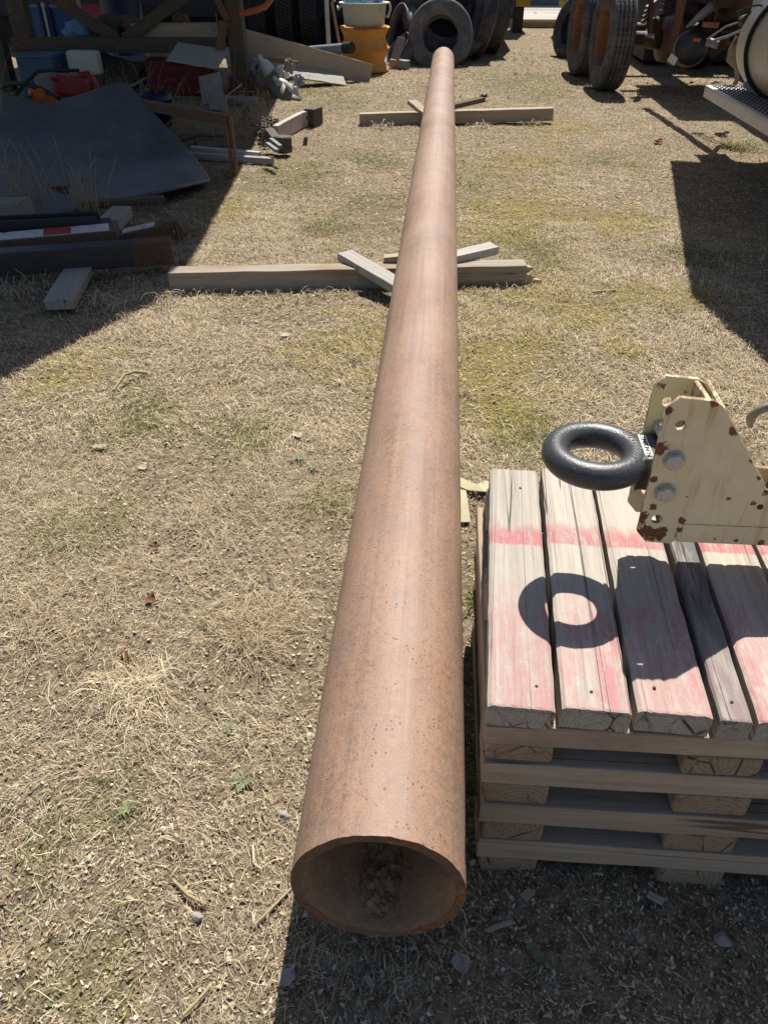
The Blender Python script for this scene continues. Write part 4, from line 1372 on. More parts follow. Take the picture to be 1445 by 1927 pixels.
for (x0, x1, y, nm) in ((1.12, 1.52, 17.6, "yellow machine leg just right of the leaning tyres"), (2.1, 2.85, 17.2, "yellow machine part left of the dual wheels")):
    t_ = thing("yellow_machine", nm, "machine", ((x0 + x1) / 2, y, 0), "yellow machines far down the lane")
    MB().blk(x0, x1, y, y + .8, .42, .72).build("bumper", YELLOW, t_, .01)
    MB().blk(x0 + .02, x1 - .02, y + .1, y + .9, .74, 2.4).build("housing", BLACK_STEEL, t_, .01)
    MB().blk(x0 + .1, x1 - .1, y + .05, y + .7, .0, .41).build("foot", CHASSIS, t_, .01)
    for k in range(4):
        xx = x0 + .08 + (x1 - x0 - .16) * k / 3
        MB().box((xx, y + .06, .76), (xx + .01, y + .06, 1.5), .02, .03).build("rod", GREY_STEEL, t_)

# ------------------------------------------------------------------ tyres at the end of the pipe
TY = "tyres piled beyond the end of the pipe"
def leaning_tyre(label, c, axis, R, r, w, lugs=0, mat=RUBBER):
    t_ = thing("tyre", label, "tyre", (c[0], c[1], 0), TY)
    tyre(c, axis, R, r, w, mat, t_, "carcass", 80, lugs)
    M = axis_frame(c, axis)
    for s in (-1, 1):
        MB().lathe([(r * 1.16, s * w * .478), (r * 1.19, s * w * .494), (r * 1.22, s * w * .484)], M, 64).build("bead_line", mat, t_)
    return t_
RUBBER_DUSTY = plain('dusty_grey_rubber', (0.115, 0.117, 0.122), .85, .3, .3, 7, .2, dust=.45)
c1 = D(829, 69, 12.72)
leaning_tyre("grey worn tyre standing on end just beyond the pipe", c1, (-.06, -1, .28), .45, .24, .27, 0, RUBBER_DUSTY)
c2 = D(846, 28, 13.35)
leaning_tyre("huge lugged tyre leaning behind the smaller grey tyre", (c2.x, 13.35, .62), (-.12, -1, .2), .675, .36, .42, 40)
c3 = D(921, 40, 13.3)
leaning_tyre("tyre seen edge-on leaning right of the huge tyre", (c3.x - .13, 13.5, .55), (-1, -.2, .22), .56, .3, .24, 0, RUBBER)
c4 = D(949, 40, 14.1)
leaning_tyre("outermost tyre seen edge-on, right end of the pile", (c4.x - .12, 14.2, .56), (-1, -.16, .2), .58, .3, .24, 0, RUBBER)
c5 = D(1066, 75, 13.7)
leaning_tyre("small pale-walled tyre behind the left dual wheel", (c5.x + .1, 13.7, .38), (-1, -.5, .25), .42, .24, .22)

# ------------------------------------------------------------------ rims, tub and bits beside the tyres
RIMC = G(683, 137)
RIMS = "orange wheel rims stacked one on the other"
zr = 0.0
for k, lab in enumerate(("dented orange wheel rim at the bottom of the stack under the white tub", "orange wheel rim with worn white patch, directly under the white tub")):
    t_ = thing("truck_wheel", lab, "wheel", (RIMC.x, RIMC.y, zr), RIMS)
    R = .325
    h = .258
    Mr = Matrix.Translation((RIMC.x + .012 * k, RIMC.y + .2, zr)) @ Matrix.Rotation(.02 * (k * 2 - 1), 4, 'X') @ Matrix.Diagonal((1, 1, .258 / .315, 1))
    MB().lathe([(R, 0), (R + .012, .012), (R, .03), (R * .94, .048), (R * .91, .1), (R * .865, .13), (R * .86, .19), (R * .91, .22), (R * .94, .262), (R, .285), (R + .012, .298), (R, .311), (R * .90, .311), (R * .83, .2), (R * .83, .1), (R * .90, 0)], Mr, 64, True, True).build("barrel", ORANGE, t_)
    MB().lathe([(.09, .12), (R * .6, .10), (R * .84, .14)], Mr, 48).build("disc", ORANGE, t_)
    zr += h
ztub = zr
tb = thing("plastic_tub", "grubby white plastic tub with rope handles on the orange rims", "tub", (RIMC.x, RIMC.y + .2, ztub))
Mt = Matrix.Translation((RIMC.x + .01, RIMC.y + .2, ztub))
MB().lathe([(0.0001, .002), (.245, .002), (.262, .02), (.288, .245), (.33, .25), (.335, .258), (.33, .266), (.28, .262), (.255, .03), (0.0001, .02)], Mt, 56).build("bowl", TUB_WHITE, tb)
hc = Mt @ Vector((.30, -.14, .24))
MB().tube([hc + Vector((-.05, -.03, 0)), hc + Vector((-.03, -.04, -.10)), hc + Vector((.02, -.02, -.13)), hc + Vector((.05, .03, -.04)), hc + Vector((.03, .06, .02))], .016, 8).build("rope_handle", PLASTIC_CLEAR, tb)
hc = Mt @ Vector((-.30, -.12, .24))
MB().tube([hc + Vector((.02, -.04, 0)), hc + Vector((-.02, -.05, -.05)), hc + Vector((-.04, .04, -.02))], .014, 8).build("rope_handle", PLASTIC_CLEAR, tb)
# crumpled cloth in the tub
bm = bmesh.new()
bmesh.ops.create_icosphere(bm, subdivisions=4, radius=1)
for v_ in bm.verts:
    p = v_.co.copy()
    f = 1 + .28 * mnoise.noise(p * 2.2) + .18 * mnoise.ridged_multi_fractal(p * 1.9, 1, 2, 3, 1, 2) * .5
    v_.co = Vector((p.x * .22 * f, p.y * .2 * f, p.z * .12 * f + .26))
me = bpy.data.meshes.new("cloth")
bm.to_mesh(me); bm.free(); smooth(me)
tag(put("cloth", me, BLUE_CLOTH, None, Mt @ Matrix.Translation((-.03, 0, 0))), "crumpled pale blue cloth heaped in the white tub", "cloth")
tag(board("foam_piece", Mt @ Vector((.02, -.1, .28)), Mt @ Vector((.26, -.02, .37)), .14, .07, plain("pale_blue_foam", (.30, .40, .45), .9, .1, .1), None, .008), "pale blue foam slab sticking out of the white tub", "foam")
# grey plastic pipe leaning on the rims, aluminium pole, brown pole
pp = thing("plastic_pipe", "grey plastic pipe with dark end cap resting against the orange rims", "pipe", D(560, 98, 11.5))
MB().tube([D(500, 103, 11.9), D(655, 90, 11.25)], .058, 20).build("tube", GREY_PVC, pp)
MB().tube([D(648, 90.5, 11.27), D(662, 89.5, 11.2)], .066, 20).build("end_cap", HOSE, pp)
po = D(620, 106, 12.3)
tag(MB().tube([(po.x, 12.3, 0), (po.x - .04, 12.35, 2.0)], .03, 12).build("metal_pole", ALU), "pale aluminium pole standing behind the grey pipe", "pole")
po2 = D(645, 90, 12.2)
tag(MB().tube([(po2.x, 12.25, 0), (po2.x - .14, 12.3, .75), (po2.x - .1, 12.3, .78)], .02, 8).build("thin_stake", WOOD_TAN), "thin tan stake leaning just left of the orange rims", "stake")
DARK_WHEEL = metal('dull_wheel_steel', (0.085, 0.09, 0.1), (0.09, 0.05, 0.03), 0.3, 0.5)
# loose grey wheel parts between rims and tyres
for (px, py, y, R, axv, lab) in ((756, 60, 13.15, .34, (-.9, -.42, .25), "upper grey steel wheel ring between the rims and the tyres"), (752, 100, 12.75, .26, (-.75, -.3, .7), "tipped grey wheel ring lying low beside the tyres")):
    c_ = D(px, py, y)
    MB_ = MB().lathe([(R, -.06), (R + .02, -.07), (R + .02, -.05), (R * .94, -.03), (R * .92, .06), (R + .01, .08), (R - .01, .085), (R * .88, .05), (R * .88, -.05)], axis_frame(c_, axv), 48, True, True)
    tag(MB_.build("wheel_ring", DARK_WHEEL), lab, "wheel ring", "loose grey wheel rings")
c_ = D(752, 118, 12.2)
mb = MB().box((c_.x - .1, 12.2, .02), (c_.x + .02, 12.3, .36), .16, .03)
mb.box((c_.x - .12, 12.25, .06), (c_.x + .12, 12.15, .05), .14, .1)
tag(mb.build("steel_bracket", GREY_STEEL, None, .006), "grey angle bracket on the ground right of the orange rims", "bracket")

# ------------------------------------------------------------------ boards behind the rack
tag(board("long_board", D(452, 74, 10.35), D(697, 141, 11.0), .05, .235, WOOD_TAN, None, .004, .002), "long weathered board sloping down to the grass beside the orange rims", "board")
tag(board("warped_sheet", D(425, 108, 10.2), D(645, 143, 10.75), .42, .018, WOOD_GREY, None, .002, .004, up=(0.1, -.4, 1)), "thin warped panel under the long sloping board", "panel")
tag(board("square_beam", D(255, 58, 10.15), D(404, 58, 10.0), .16, .15, WOOD_TAN, None, .004, .002), "square beam end resting on the truss behind the post", "beam")
tag(board("small_block", D(575, 120, 11.1), D(640, 112, 11.3), .09, .09, WOOD_DARK, None, .004), "dark wood block propping up the long sloping board", "block")
tag(board("small_board", D(600, 138, 10.95), D(662, 140, 11.1), .1, .04, WOOD_GREY, None, .004), "small grey board on the grass under the long sloping board", "board")
# plastic scraps
def bottle(px, py, y, ln, r, axis, mat, lab, nm="plastic_bottle", cat="bottle"):
    c_ = D(px, py, y)
    Mx = axis_frame(c_, axis)
    t_ = thing(nm, lab, cat, c_)
    MB().lathe([(0.0001, -ln / 2), (r * .9, -ln / 2), (r, -ln / 2 + .02), (r * 1.02, ln * .1), (r * .8, ln * .3), (r * .35, ln * .42), (r * .35, ln * .5)], Mx, 24).build("body", mat, t_)
    MB().lathe([(r * .4, ln * .49), (r * .4, ln * .57), (0.0001, ln * .575)], Mx, 16).build("cap", mat, t_)
bottle(505, 135, 10.0, .34, .085, (-.5, -.3, .9), PLASTIC_CLEAR, "white plastic bottle upright in the scrap right of the post")
bottle(537, 166, 9.7, .30, .07, (-.6, -.2, .55), PLASTIC_CLEAR, "white plastic bottle lying lowest in the scrap right of the post")
bottle(472, 140, 10.05, .32, .08, (.3, -.2, .9), GREY_PVC, "grey plastic jug against the foot of the steel post", "plastic_jug", "jug")
mb = MB()
pts = [D(506, 140, 9.75), D(520, 160, 9.65), D(538, 182, 9.5), D(562, 192, 9.4)]
vs, fs = [], []
for i_, p in enumerate(pts):
    o_ = Vector((.06, .02, .05)) * (1.1 - .15 * i_)
    vs += [p - o_, p, p + o_]
for i_ in range(3):
    fs += [(i_ * 3, i_ * 3 + 1, i_ * 3 + 4, i_ * 3 + 3), (i_ * 3 + 1, i_ * 3 + 2, i_ * 3 + 5, i_ * 3 + 4)]
mb.add(vs, fs, True)
o_ = mb.build("plastic_strip", plain("dull_plastic_strip", (.24, .2, .16), .6))
o_.modifiers.new("thick", 'SOLIDIFY').thickness = .012
tag(o_, "curved brown-grey plastic strip hanging down to the grass", "strip")
for k, (px, py, w_, m_) in enumerate(((530, 138, .075, PLASTIC_CLEAR), (552, 178, .06, PLASTIC_CLEAR), (562, 152, .055, GREY_PVC), (545, 124, .06, STONE))):
    c_ = D(px, py, 9.95 - .1 * k)
    bm = bmesh.new()
    bmesh.ops.create_icosphere(bm, subdivisions=3, radius=1)
    for v_ in bm.verts:
        p = v_.co.copy()
        f = 1 + .55 * mnoise.noise(p * 2.6 + Vector((k * 3, 0, 0))) + .3 * mnoise.noise(p * 6)
        v_.co = Vector((p.x * w_ * f, p.y * w_ * .7 * f, p.z * w_ * 1.1 * f))
    me = bpy.data.meshes.new("crumpled_wrapper")
    bm.to_mesh(me); bm.free()
    tag(put("crumpled_wrapper", me, m_, None, Matrix.Translation((c_.x, c_.y, max(c_.z, w_ * .8)))),
        ("pale crumpled wrapper high in the plastic scrap", "small white wrapper at the grass edge of the scrap", "grey wrapper right of the plastic bottles", "brownish wrapper under the warped panel")[k], "wrapper", "crumpled plastic scraps")
for k, (px, py, ln, lab) in enumerate(((455, 196, .34, "long brick lowest under the post"), (462, 186, .26, "pale brick on top of the small pile under the post"), (470, 204, .22, "short brick at the grass edge under the post"), (432, 190, .2, "brick left of the pile under the post"))):
    c_ = D(px, py, 9.25)
    z_ = max(.03, c_.z)
    tag(board("brick", (c_.x - ln / 2, 9.25 - .04 * k, z_), (c_.x + ln / 2, 9.2 - .03 * k, z_), .11, .06, plain("grey_brick", (.20, .19, .18), .9) if k % 2 else STONE, None, .004), lab, "brick", "bricks under the steel post")

# ------------------------------------------------------------------ scrap under the trailer
def boxthing(name, lab, cat, px0, px1, py0, py1, y, depth, mat, bev=.01, ry=0.0, zb=None, trim=None):
    a, b_ = D(px0, py1, y), D(px1, py0, y)
    z0 = a.z if zb is None else zb
    t_ = thing(name, lab, cat, ((a.x + b_.x) / 2, y, z0))
    o = MB().box((a.x, y + depth / 2, (z0 + b_.z) / 2), (b_.x, y + depth / 2 + ry, (z0 + b_.z) / 2), depth, b_.z - z0).build("body", mat, t_, bev)
    if trim is not None:
        MB().box((a.x - .01, y + depth / 2 - .006, b_.z + .01), (b_.x + .01, y + depth / 2 - .006 + ry, b_.z + .01), depth + .02, .03).build("lid", trim, t_, .004)
    return t_
boxthing("red_chest", "dull red metal chest under the trailer beam", "chest", 280, 394, 120, 190, 9.6, .4, RED_DARK, .02, .08, 0.0, RED_DARK)
cab_ = boxthing("blue_cabinet", "bright blue cabinet standing behind the truss beam", "cabinet", 62, 103, 18, 140, 10.8, .5, BLUE_PAINT, .01, 0, 0.0, BLUE_PAINT)
for k in range(3):
    a = D(80 + k * 8, 40, 10.77)
    MB().box((a.x, 10.77, .2), (a.x, 10.77, .82), .03, .02).build("slat", TUB_WHITE if k == 1 else BLUE_DARK, cab_)
boxthing("blue_crate", "pale blue plastic crate low behind the truss post", "crate", 36, 98, 108, 138, 9.4, .4, plain("pale_blue_crate", (.06, .11, .18), .6), .015, 0, 0.0, plain("pale_blue_crate_rim", (.075, .13, .21), .6))
boxthing("white_box", "white rounded plastic box below the truss beam", "box", 131, 181, 96, 142, 9.5, .14, TUB_WHITE, .03)
boxthing("dark_bin", "black bin in the shadow behind the white box", "bin", 186, 275, 120, 190, 10.2, .5, BLACK_STEEL, .02, 0, 0.0, BLACK_STEEL)
boxthing("grey_jug", "grey ribbed container left of the red fuel can", "container", 70, 106, 140, 178, 7.75, .18, GREY_PVC, .03, 0, 0.1)
# red fuel can
fc = thing("fuel_can", "red plastic fuel can lying behind the black mat", "fuel can", D(140, 180, 7.6))
a, b_ = D(100, 185, 7.6), D(166, 143, 7.6)
MB().box((a.x, 7.75, (a.z + b_.z) / 2), (b_.x, 7.7, (a.z + b_.z) / 2 - .01), .22, b_.z - a.z).build("body", RED_PLASTIC, fc, .05)
MB().tube([D(150, 143, 7.68), D(165, 139, 7.68), D(178, 158, 7.68), D(180, 170, 7.68)], .03, 10).build("handle", RED_PLASTIC, fc)
MB().tube([D(108, 150, 7.65), D(96, 143, 7.6)], .025, 10).build("spout", RED_PLASTIC, fc)
bottle(84, 184, 7.3, .22, .07, (-.4, -.4, .3), ORANGE_PL, "orange plastic bottle peeping over the black mat", "orange_bottle")
# hoses
tag(MB().tube([D(-10, 168, 7.4), D(20, 158, 7.35), D(50, 157, 7.3), D(80, 168, 7.3), D(112, 185, 7.2)], .018, 10).build("hose", HOSE), "black hose arching over the orange bottle", "hose", "black hoses")
tag(MB().tube([D(30, 178, 7.5), D(55, 150, 7.6), D(72, 134, 7.7), D(110, 132, 7.9), D(150, 133, 8.0)], .016, 10).build("hose", HOSE), "black hose looping above the grey ribbed container", "hose", "black hoses")
# dark blue bucket
bc = G(300, 240)
bt = thing("plastic_bucket", "dark blue plastic bucket in the weeds behind the rusty frame", "bucket", bc)
zb_ = D(300, 176, bc.y).z
MB().lathe([(0.0001, .0), (.12, 0), (.155, zb_ - .05), (.168, zb_ - .05), (.168, zb_ - .035), (.158, zb_ - .03), (.162, zb_), (.150, zb_), (.115, .01)], Matrix.Translation(bc), 40).build("pail", BLUE_DARK, bt)
MB().tube([bc + Vector((.168 * math.cos(t), .168 * math.sin(t), zb_ - .06 - .06 * abs(math.sin(t)))) for t in np.linspace(3.3, 6.1, 12)], .004, 6).build("bail", GREY_STEEL, bt)
# leaning grey panel and plywood by the chest
tag(board("grey_tile", D(378, 172, 8.9), D(418, 162, 8.9), .3, .012, STONE, None, .002, .001, up=(.1, -.8, .6)), "grey slab tilted beside the red chest", "slab")
tag(board("curved_panel", D(325, 97, 9.7), D(420, 112, 9.6), .35, .012, WOOD_GREY, None, .002, .004, up=(.1, -.5, 1)), "pale thin panel lying across the top of the red chest", "panel")
tag(board("blue_grey_panel", D(150, 118, 10.0), D(255, 150, 9.9), .5, .014, DARK_STEEL, None, .002, .004, up=(.1, -.6, 1)), "grimy sheet sloping behind the fuel can", "sheet")
# things seen above the beam
tag(MB().lathe([(0.0001, 0), (.28, 0), (.29, .02), (.28, .04), (.28, .42), (.29, .44), (.28, .46), (.28, .84), (.29, .86), (.28, .88), (0.0001, .88)], Matrix.Translation(D(232, 120, 12.6) * 0 + Vector((D(232, 40, 12.6).x, 12.6, 0))), 40).build("steel_drum", BLUE_DARK), "dark blue steel drum beyond the truss", "drum")
rt = thing("red_cart", "bright red sunlit cart bed seen through the truss", "cart", (D(178, 10, 14).x, 14.0, 0))
a, b_ = D(120, 22, 13.6), D(225, 22, 13.6)
MB().box((a.x, 14.05, a.z - .05), (b_.x, 14.05, a.z - .05), .9, .08, (0, -.16, 1)).build("bed", RED_BRIGHT, rt, .01)
MB().blk(a.x, b_.x, 13.55, 13.58, a.z - .16, a.z - .09).build("edge_strip", TUB_WHITE, rt)
for x in (a.x + .1, b_.x - .1):
    MB().box((x, 14.05, 0), (x, 14.05, a.z - .12), .08, .08).build("leg", BLACK_STEEL, rt)
for k, (px, py, r_, m_, lab) in enumerate(((208, 48, .14, DARK_STEEL, "grimy round casting on the truss beam left of the right brace"), (250, 46, .1, RUST, "rusty lump resting on the truss beam beside the right brace"), (340, 35, .07, RUST, "small rusty clamp on the square beam"), (145, 58, .12, BLUE_CLOTH, "pale blue rag hanging behind the left brace"))):
    c_ = D(px, py, 10.25)
    bm = bmesh.new()
    bmesh.ops.create_icosphere(bm, subdivisions=3, radius=1)
    for v_ in bm.verts:
        p = v_.co.copy()
        f = 1 + .55 * mnoise.noise(p * 1.7 + Vector((k * 5, 1, 0)))
        v_.co = Vector((p.x * r_ * 1.3 * f, p.y * r_ * f, p.z * r_ * .8 * f))
    me = bpy.data.meshes.new("scrap_lump")
    bm.to_mesh(me); bm.free(); smooth(me)
    tag(put("scrap_lump" if k != 3 else "rag", me, m_, None, Matrix.Translation(c_)), lab, "scrap" if k != 3 else "rag")

# ------------------------------------------------------------------ black rubber mat
def catmull(P, t):
    n_ = len(P) - 1
    s = min(max(t, 0), 1) * n_
    i_ = min(int(s), n_ - 1)
    u = s - i_
    p0, p1, p2, p3 = P[max(i_ - 1, 0)], P[i_], P[i_ + 1], P[min(i_ + 2, n_)]
    return 0.5 * ((2 * p1) + (p2 - p0) * u + (2 * p0 - 5 * p1 + 4 * p2 - p3) * u * u + (3 * p1 - p0 - 3 * p2 + p3) * u ** 3)
rows = [
    [G(-260, 470, .02), G(-60, 440, .03), G(100, 402, .03), G(235, 374, .05), G(330, 352, .10), G(397, 338, .055)],
    [D(-260, 330, 5.3), D(-60, 310, 5.5), D(90, 310, 5.7), D(220, 300, 6.0), D(310, 296, 6.15), D(368, 296, 6.2)],
    [D(-260, 230, 5.9), D(-60, 230, 6.2), D(85, 240, 6.3), D(200, 224, 6.5), D(270, 226, 6.6), D(318, 243, 6.5)],
    [D(-260, 170, 6.3), D(-60, 172, 6.6), D(75, 193, 6.6), D(155, 176, 6.9), D(222, 154, 7.05), D(246, 163, 7.0)],
]
mb = MB()
nu, nv = 60, 40
vs = []
for j in range(nv + 1):
    for i_ in range(nu + 1):
        colp = [catmull(r_, i_ / nu) for r_ in rows]
        vs.append(catmull(colp, j / nv))
mb.add(vs, [(j * (nu + 1) + i_, j * (nu + 1) + i_ + 1, (j + 1) * (nu + 1) + i_ + 1, (j + 1) * (nu + 1) + i_) for j in range(nv) for i_ in range(nu)], True)
o_ = mb.build("rubber_mat", MAT_BLACK)
o_.modifiers.new("thick", 'SOLIDIFY').thickness = .018
tag(o_, "big black rubber mat draped over scrap, peaked in the middle", "mat")

# ------------------------------------------------------------------ steel pieces and wood at left
def front_edge(pl, pr, z0, w, h, ext=0.0):
    L, R = G(*pl, z0), G(*pr, z0)
    d = (R - L).normalized()
    back = Vector((-d.y, d.x, 0))
    off = back * (w / 2) + Vector((0, 0, h / 2))
    return L - d * ext + off, R + off
bbm = thing("steel_beam", "black-painted steel beam with rusty end, nearest of the pile", "steel beam", G(328, 498), "steel beams piled at left")
p0, p1 = front_edge((0, 521), (327, 497), .055, .11, .112, 1.2)
MB().box(p0, p1, .11, .112).build("web", BLACK_STEEL, bbm, .006)
d_ = (p1 - p0).normalized()
MB().box(p1 - d_ * .19, p1 + d_ * .004, .114, .116).build("rusty_end", RUST_DARK, bbm, .004)
wb_ = thing("steel_beam", "flat steel beam with white and red painted top behind the black beam", "steel beam", G(190, 455), "steel beams piled at left")
p0, p1 = front_edge((0, 474), (225, 453), .09, .15, .055, 1.2)
MB().box(p0, p1, .15, .055).build("web", RUST, wb_, .004)
d_ = (p1 - p0).normalized()
upv = Vector((0, 0, .0295))
MB().box(p0 + upv, p1 - d_ * .04 + upv, .13, .004).build("white_strip", WHITE_RED, wb_)
for t_ in (.18, .52, .83):
    c_ = p0.lerp(p1, t_) + upv * 1.1
    MB().box(c_ - d_ * .07, c_ + d_ * .07, .125, .004).build("red_patch", plain("faded_red_patch", (.33, .05, .045), .6), wb_)
rb = thing("steel_beam", "tilted rusty channel with lifted right end on top of the pile", "steel beam", D(250, 445, 4.55), "steel beams piled at left")
a, b_ = D(168, 468, 4.42), D(322, 432, 4.55)
MB().box(a, b_, .13, .10).build("web", RUST, rb, .005)
d_ = (b_ - a).normalized()
nrm = frame_of(a, b_).to_3x3() @ Vector((0, 0, 1))
MB().box(a + d_ * .22 + nrm * .052, b_ - d_ * .08 + nrm * .052, .08, .004).build("white_strip", WHITE_RED, rb)
MB().box(b_ - d_ * .03 + nrm * .04, b_ + d_ * .03 + nrm * .035, .12, .05).build("end_lug", RUST, rb, .006)
p0, p1 = front_edge((0, 447), (208, 436), .10, .12, .06, 1.2)
db = thing("steel_beam", "dark steel channel farthest back in the pile", "steel beam", p1, "steel beams piled at left")
MB().box(p0, p1, .12, .03).build("web", BLACK_STEEL, db, .004)
d_ = (p1 - p0).normalized()
bkv = Vector((-d_.y, d_.x, 0))
for s in (-1, 1):
    MB().box(p0 + bkv * .055 * s + Vector((0, 0, .03)), p1 + bkv * .055 * s + Vector((0, 0, .03)) - d_ * .06, .012, .05).build("flange", BLACK_STEEL, db, .002)
hk_ = thing("hook_chain", "rusty hooks dangling from the ends of the steel beams", "chain", D(340, 490, 4.5))
for (pts_, r_) in (([D(333, 425, 4.5), D(338, 450, 4.45), D(339, 475, 4.4), G(341, 496, .01)], .010), ([D(340, 430, 4.5), D(345, 455, 4.45), D(347, 480, 4.42), G(350, 498, .01)], .008), ([D(328, 415, 4.52), D(342, 430, 4.5), D(346, 440, 4.5)], .018)):
    MB().tube(pts_, r_, 8).build("hook", RUST, hk_)
MB().box(D(336, 432, 4.6), D(348, 433, 4.58), .06, .05).build("lug", RUST, hk_, .004)

tag(board("short_plank", G(112, 574, .045), G(152, 505, .05), .135, .045, WOOD_GREY, None, .003, .002), "cracked grey plank end sticking out from under the black beam", "plank")
tag(board("square_post", D(-130, 402, 4.95), D(50, 399, 4.70), .15, .15, WOOD_TAN, None, .01, .002), "squared post end lying behind the steel beams at the frame edge", "post")
def panel(name, lab, cat, corners, mat, t=.012):
    c_ = [Vector(p) for p in corners]
    nrm_ = (c_[1] - c_[0]).cross(c_[3] - c_[0]).normalized() * t
    mb_ = MB().add(c_ + [p + nrm_ for p in c_], [(3, 2, 1, 0), (4, 5, 6, 7), (0, 1, 5, 4), (1, 2, 6, 5), (2, 3, 7, 6), (3, 0, 4, 7)])
    return tag(mb_.build(name, mat), lab, cat)
panel("scuffed_sheet", "scuffed grey panel propped behind the squared post", "panel", [D(20, 425, 5.05), D(82, 418, 5.0), D(90, 352, 5.25), D(-20, 360, 5.35)], plain("scuffed_grey", (.17, .175, .18), .6, .3, .3, 14))
panel("rust_plate", "dark rusty steel plate propped against the black mat", "plate", [D(84, 425, 5.08), D(122, 420, 5.02), D(132, 350, 5.25), D(88, 356, 5.3)], RUST_DARK)
tag(board("thin_board", G(150, 385, .09), G(310, 373, .08), .07, .03, WOOD_DARK, None, .003), "thin reddish board lying along the foot of the black mat", "board")
tag(board("wood_block", G(205, 424, .04), G(232, 398, .05), .12, .07, WOOD_GREY, None, .004), "grey wood block standing behind the tilted rusty channel", "block")
# rusty angle-iron frame
fr = thing("rusty_frame", "rusty angle-iron frame standing beside the black mat", "frame", G(437, 332))
pb, pt_ = G(438, 332), D(438, 216, 6.04)
pt_.x, pt_.y = pb.x, pb.y
MB().box(pb - Vector((0, 0, .02)), pt_, .012, .062, (0, 1, 0)).box(pb + Vector((.028, .03, -.02)), pt_ + Vector((.028, .03, 0)), .062, .010, (1, 0, 0)).build("upright", RUST, fr, .002)
pe = D(262, 188, 6.9)
ptt = pt_ + Vector((.03, 0, .0))
MB().box(ptt, pe, .06, .012).build("top_rail", RUST, fr, .002)
MB().box(ptt + Vector((0, -.026, -.036)), pe + Vector((0, -.026, -.036)), .010, .06).build("rail_flange", RUST, fr, .002)
# pale boards on the ground
tag(board("pale_board", G(352, 292, .03), G(514, 303, .03), .05, .045, WOOD_GREY, None, .003), "pale grey board on the ground crossing behind the rusty frame", "board")
tag(board("pale_board", G(360, 280, .05), G(490, 291, .04), .05, .04, WOOD_GREY, None, .003), "second pale board just behind the longer pale board", "board")
tag(board("flat_board", G(370, 272, .02), G(440, 268, .02), .3, .025, WOOD_DARK, None, .003), "wide dark board lying in the weeds behind the rusty frame", "board")
# beam with clamp and chain heap
cb = thing("painted_beam", "short curved pinkish-white beam lying on the grass with a dark clamp", "beam", G(560, 235))
pts_ = [G(519, 252, .06), G(540, 240, .065), G(566, 226, .07), G(588, 220, .07)]
for k in range(3):
    MB().box(pts_[k], pts_[k + 1] + (pts_[k + 1] - pts_[k]) * .02, .05, .13).build("segment", plain("pinkish_white", (.42, .36, .32), .7, .3, .3, 8), cb, .004)
MB().box(G(582, 222, .08), G(599, 216, .08), .10, .15).build("clamp", DARK_STEEL, cb, .006)
MB().tube([G(580, 222, .14), G(580, 222, .19)], .02, 8).build("clamp_screw", DARK_STEEL, cb)
ct = thing("hitch_casting", "grey hitch casting lying on the grass in front of the chain heap", "casting", G(532, 298))
cc = G(530, 295)
MB().lathe([(0.0001, .125), (.062, .125), (.072, .11), (.075, .02), (.065, 0), (0.0001, 0)], Matrix.Translation(cc + Vector((.01, .06, .02))), 8, False).build("head", DARK_STEEL, ct, .01)
MB().box(cc + Vector((-.06, .1, .09)), G(505, 250, .14), .08, .09).build("arm", DARK_STEEL, ct, .008)
chn = thing("chain_heap", "heap of rusty chain lying behind the hitch casting", "chain", G(505, 262))
lk = MB()
for s in np.linspace(0, 6.283, 17)[:-1]:
    pass
ring_pts_ = [(.032 * math.cos(t), .018 * math.sin(t), 0) for t in np.linspace(0, 6.283, 17)]
lk.tube(ring_pts_, .006, 6, False)
lme = lk.mesh("link", (0, 0, 0))
for k in range(58):
    p = G(503 + RNG.gauss(0, 9), 262 + RNG.gauss(0, 6))
    p.z = .02 + RNG.random() * .13
    Mk = Matrix.Translation(p) @ Matrix.Rotation(RNG.uniform(0, 3), 4, 'Z') @ Matrix.Rotation(RNG.uniform(0, 3), 4, 'X')
    put("link", lme, RUST if k % 3 else DARK_STEEL, chn, Mk)
for k, (a, b_) in enumerate((((503, 270), (522, 284)), ((510, 262), (528, 276)))):
    tag(MB().box(G(*a, .16), G(*b_, .14), .03, .02).build("steel_strap", GREY_STEEL), ("pale steel strap across the hitch casting, nearer one", "pale steel strap across the hitch casting, farther one")[k], "strap")

tag(MB().tube([D(455, 150, 9.9), D(500, 112, 10.1), D(560, 118, 10.4)], .022, 10).build("bent_bar", RUST), "rusty bent bar leaning under the long sloping board", "bar")
tag(MB().box(G(205, 238, .12), G(255, 205, .3), .12, .02).build("flat_bar", RUST_DARK, None, .003), "flat rusty bar leaning behind the black mat's peak", "bar")
cc_ = G(395, 232, .05)
tag(MB().tube([cc_ + Vector((.16 * math.cos(t) * (1 + .05 * math.sin(3 * t)), .12 * math.sin(t), .03 + .004 * t)) for t in np.linspace(0, 18, 70)], .009, 6).build("cable_coil", HOSE), "coil of black cable in the weeds behind the rusty frame", "cable")
tag(MB().lathe([(0.0001, 0), (.05, 0), (.052, .005), (.05, .01), (.05, .13), (.052, .135), (.046, .135), (.046, .02)], Matrix.Translation(G(470, 222)) @ Matrix.Rotation(.9, 4, 'X'), 24).build("tin_can", GREY_STEEL), "small tin can tipped over beside the bricks", "can")
tag(board("crate_side", D(395, 205, 8.6), D(428, 198, 8.6), .2, .02, WOOD_TAN, None, .003, .002, up=(0, -.7, .5)), "tan crate side leaning left of the bricks", "board")
tag(MB().tube([G(340, 262, .06), G(372, 250, .1), G(420, 255, .04)], [.03, .028, .02], 8).build("dead_branch", WOOD_DARK), "dark dead branch lying in the dense weeds", "branch")

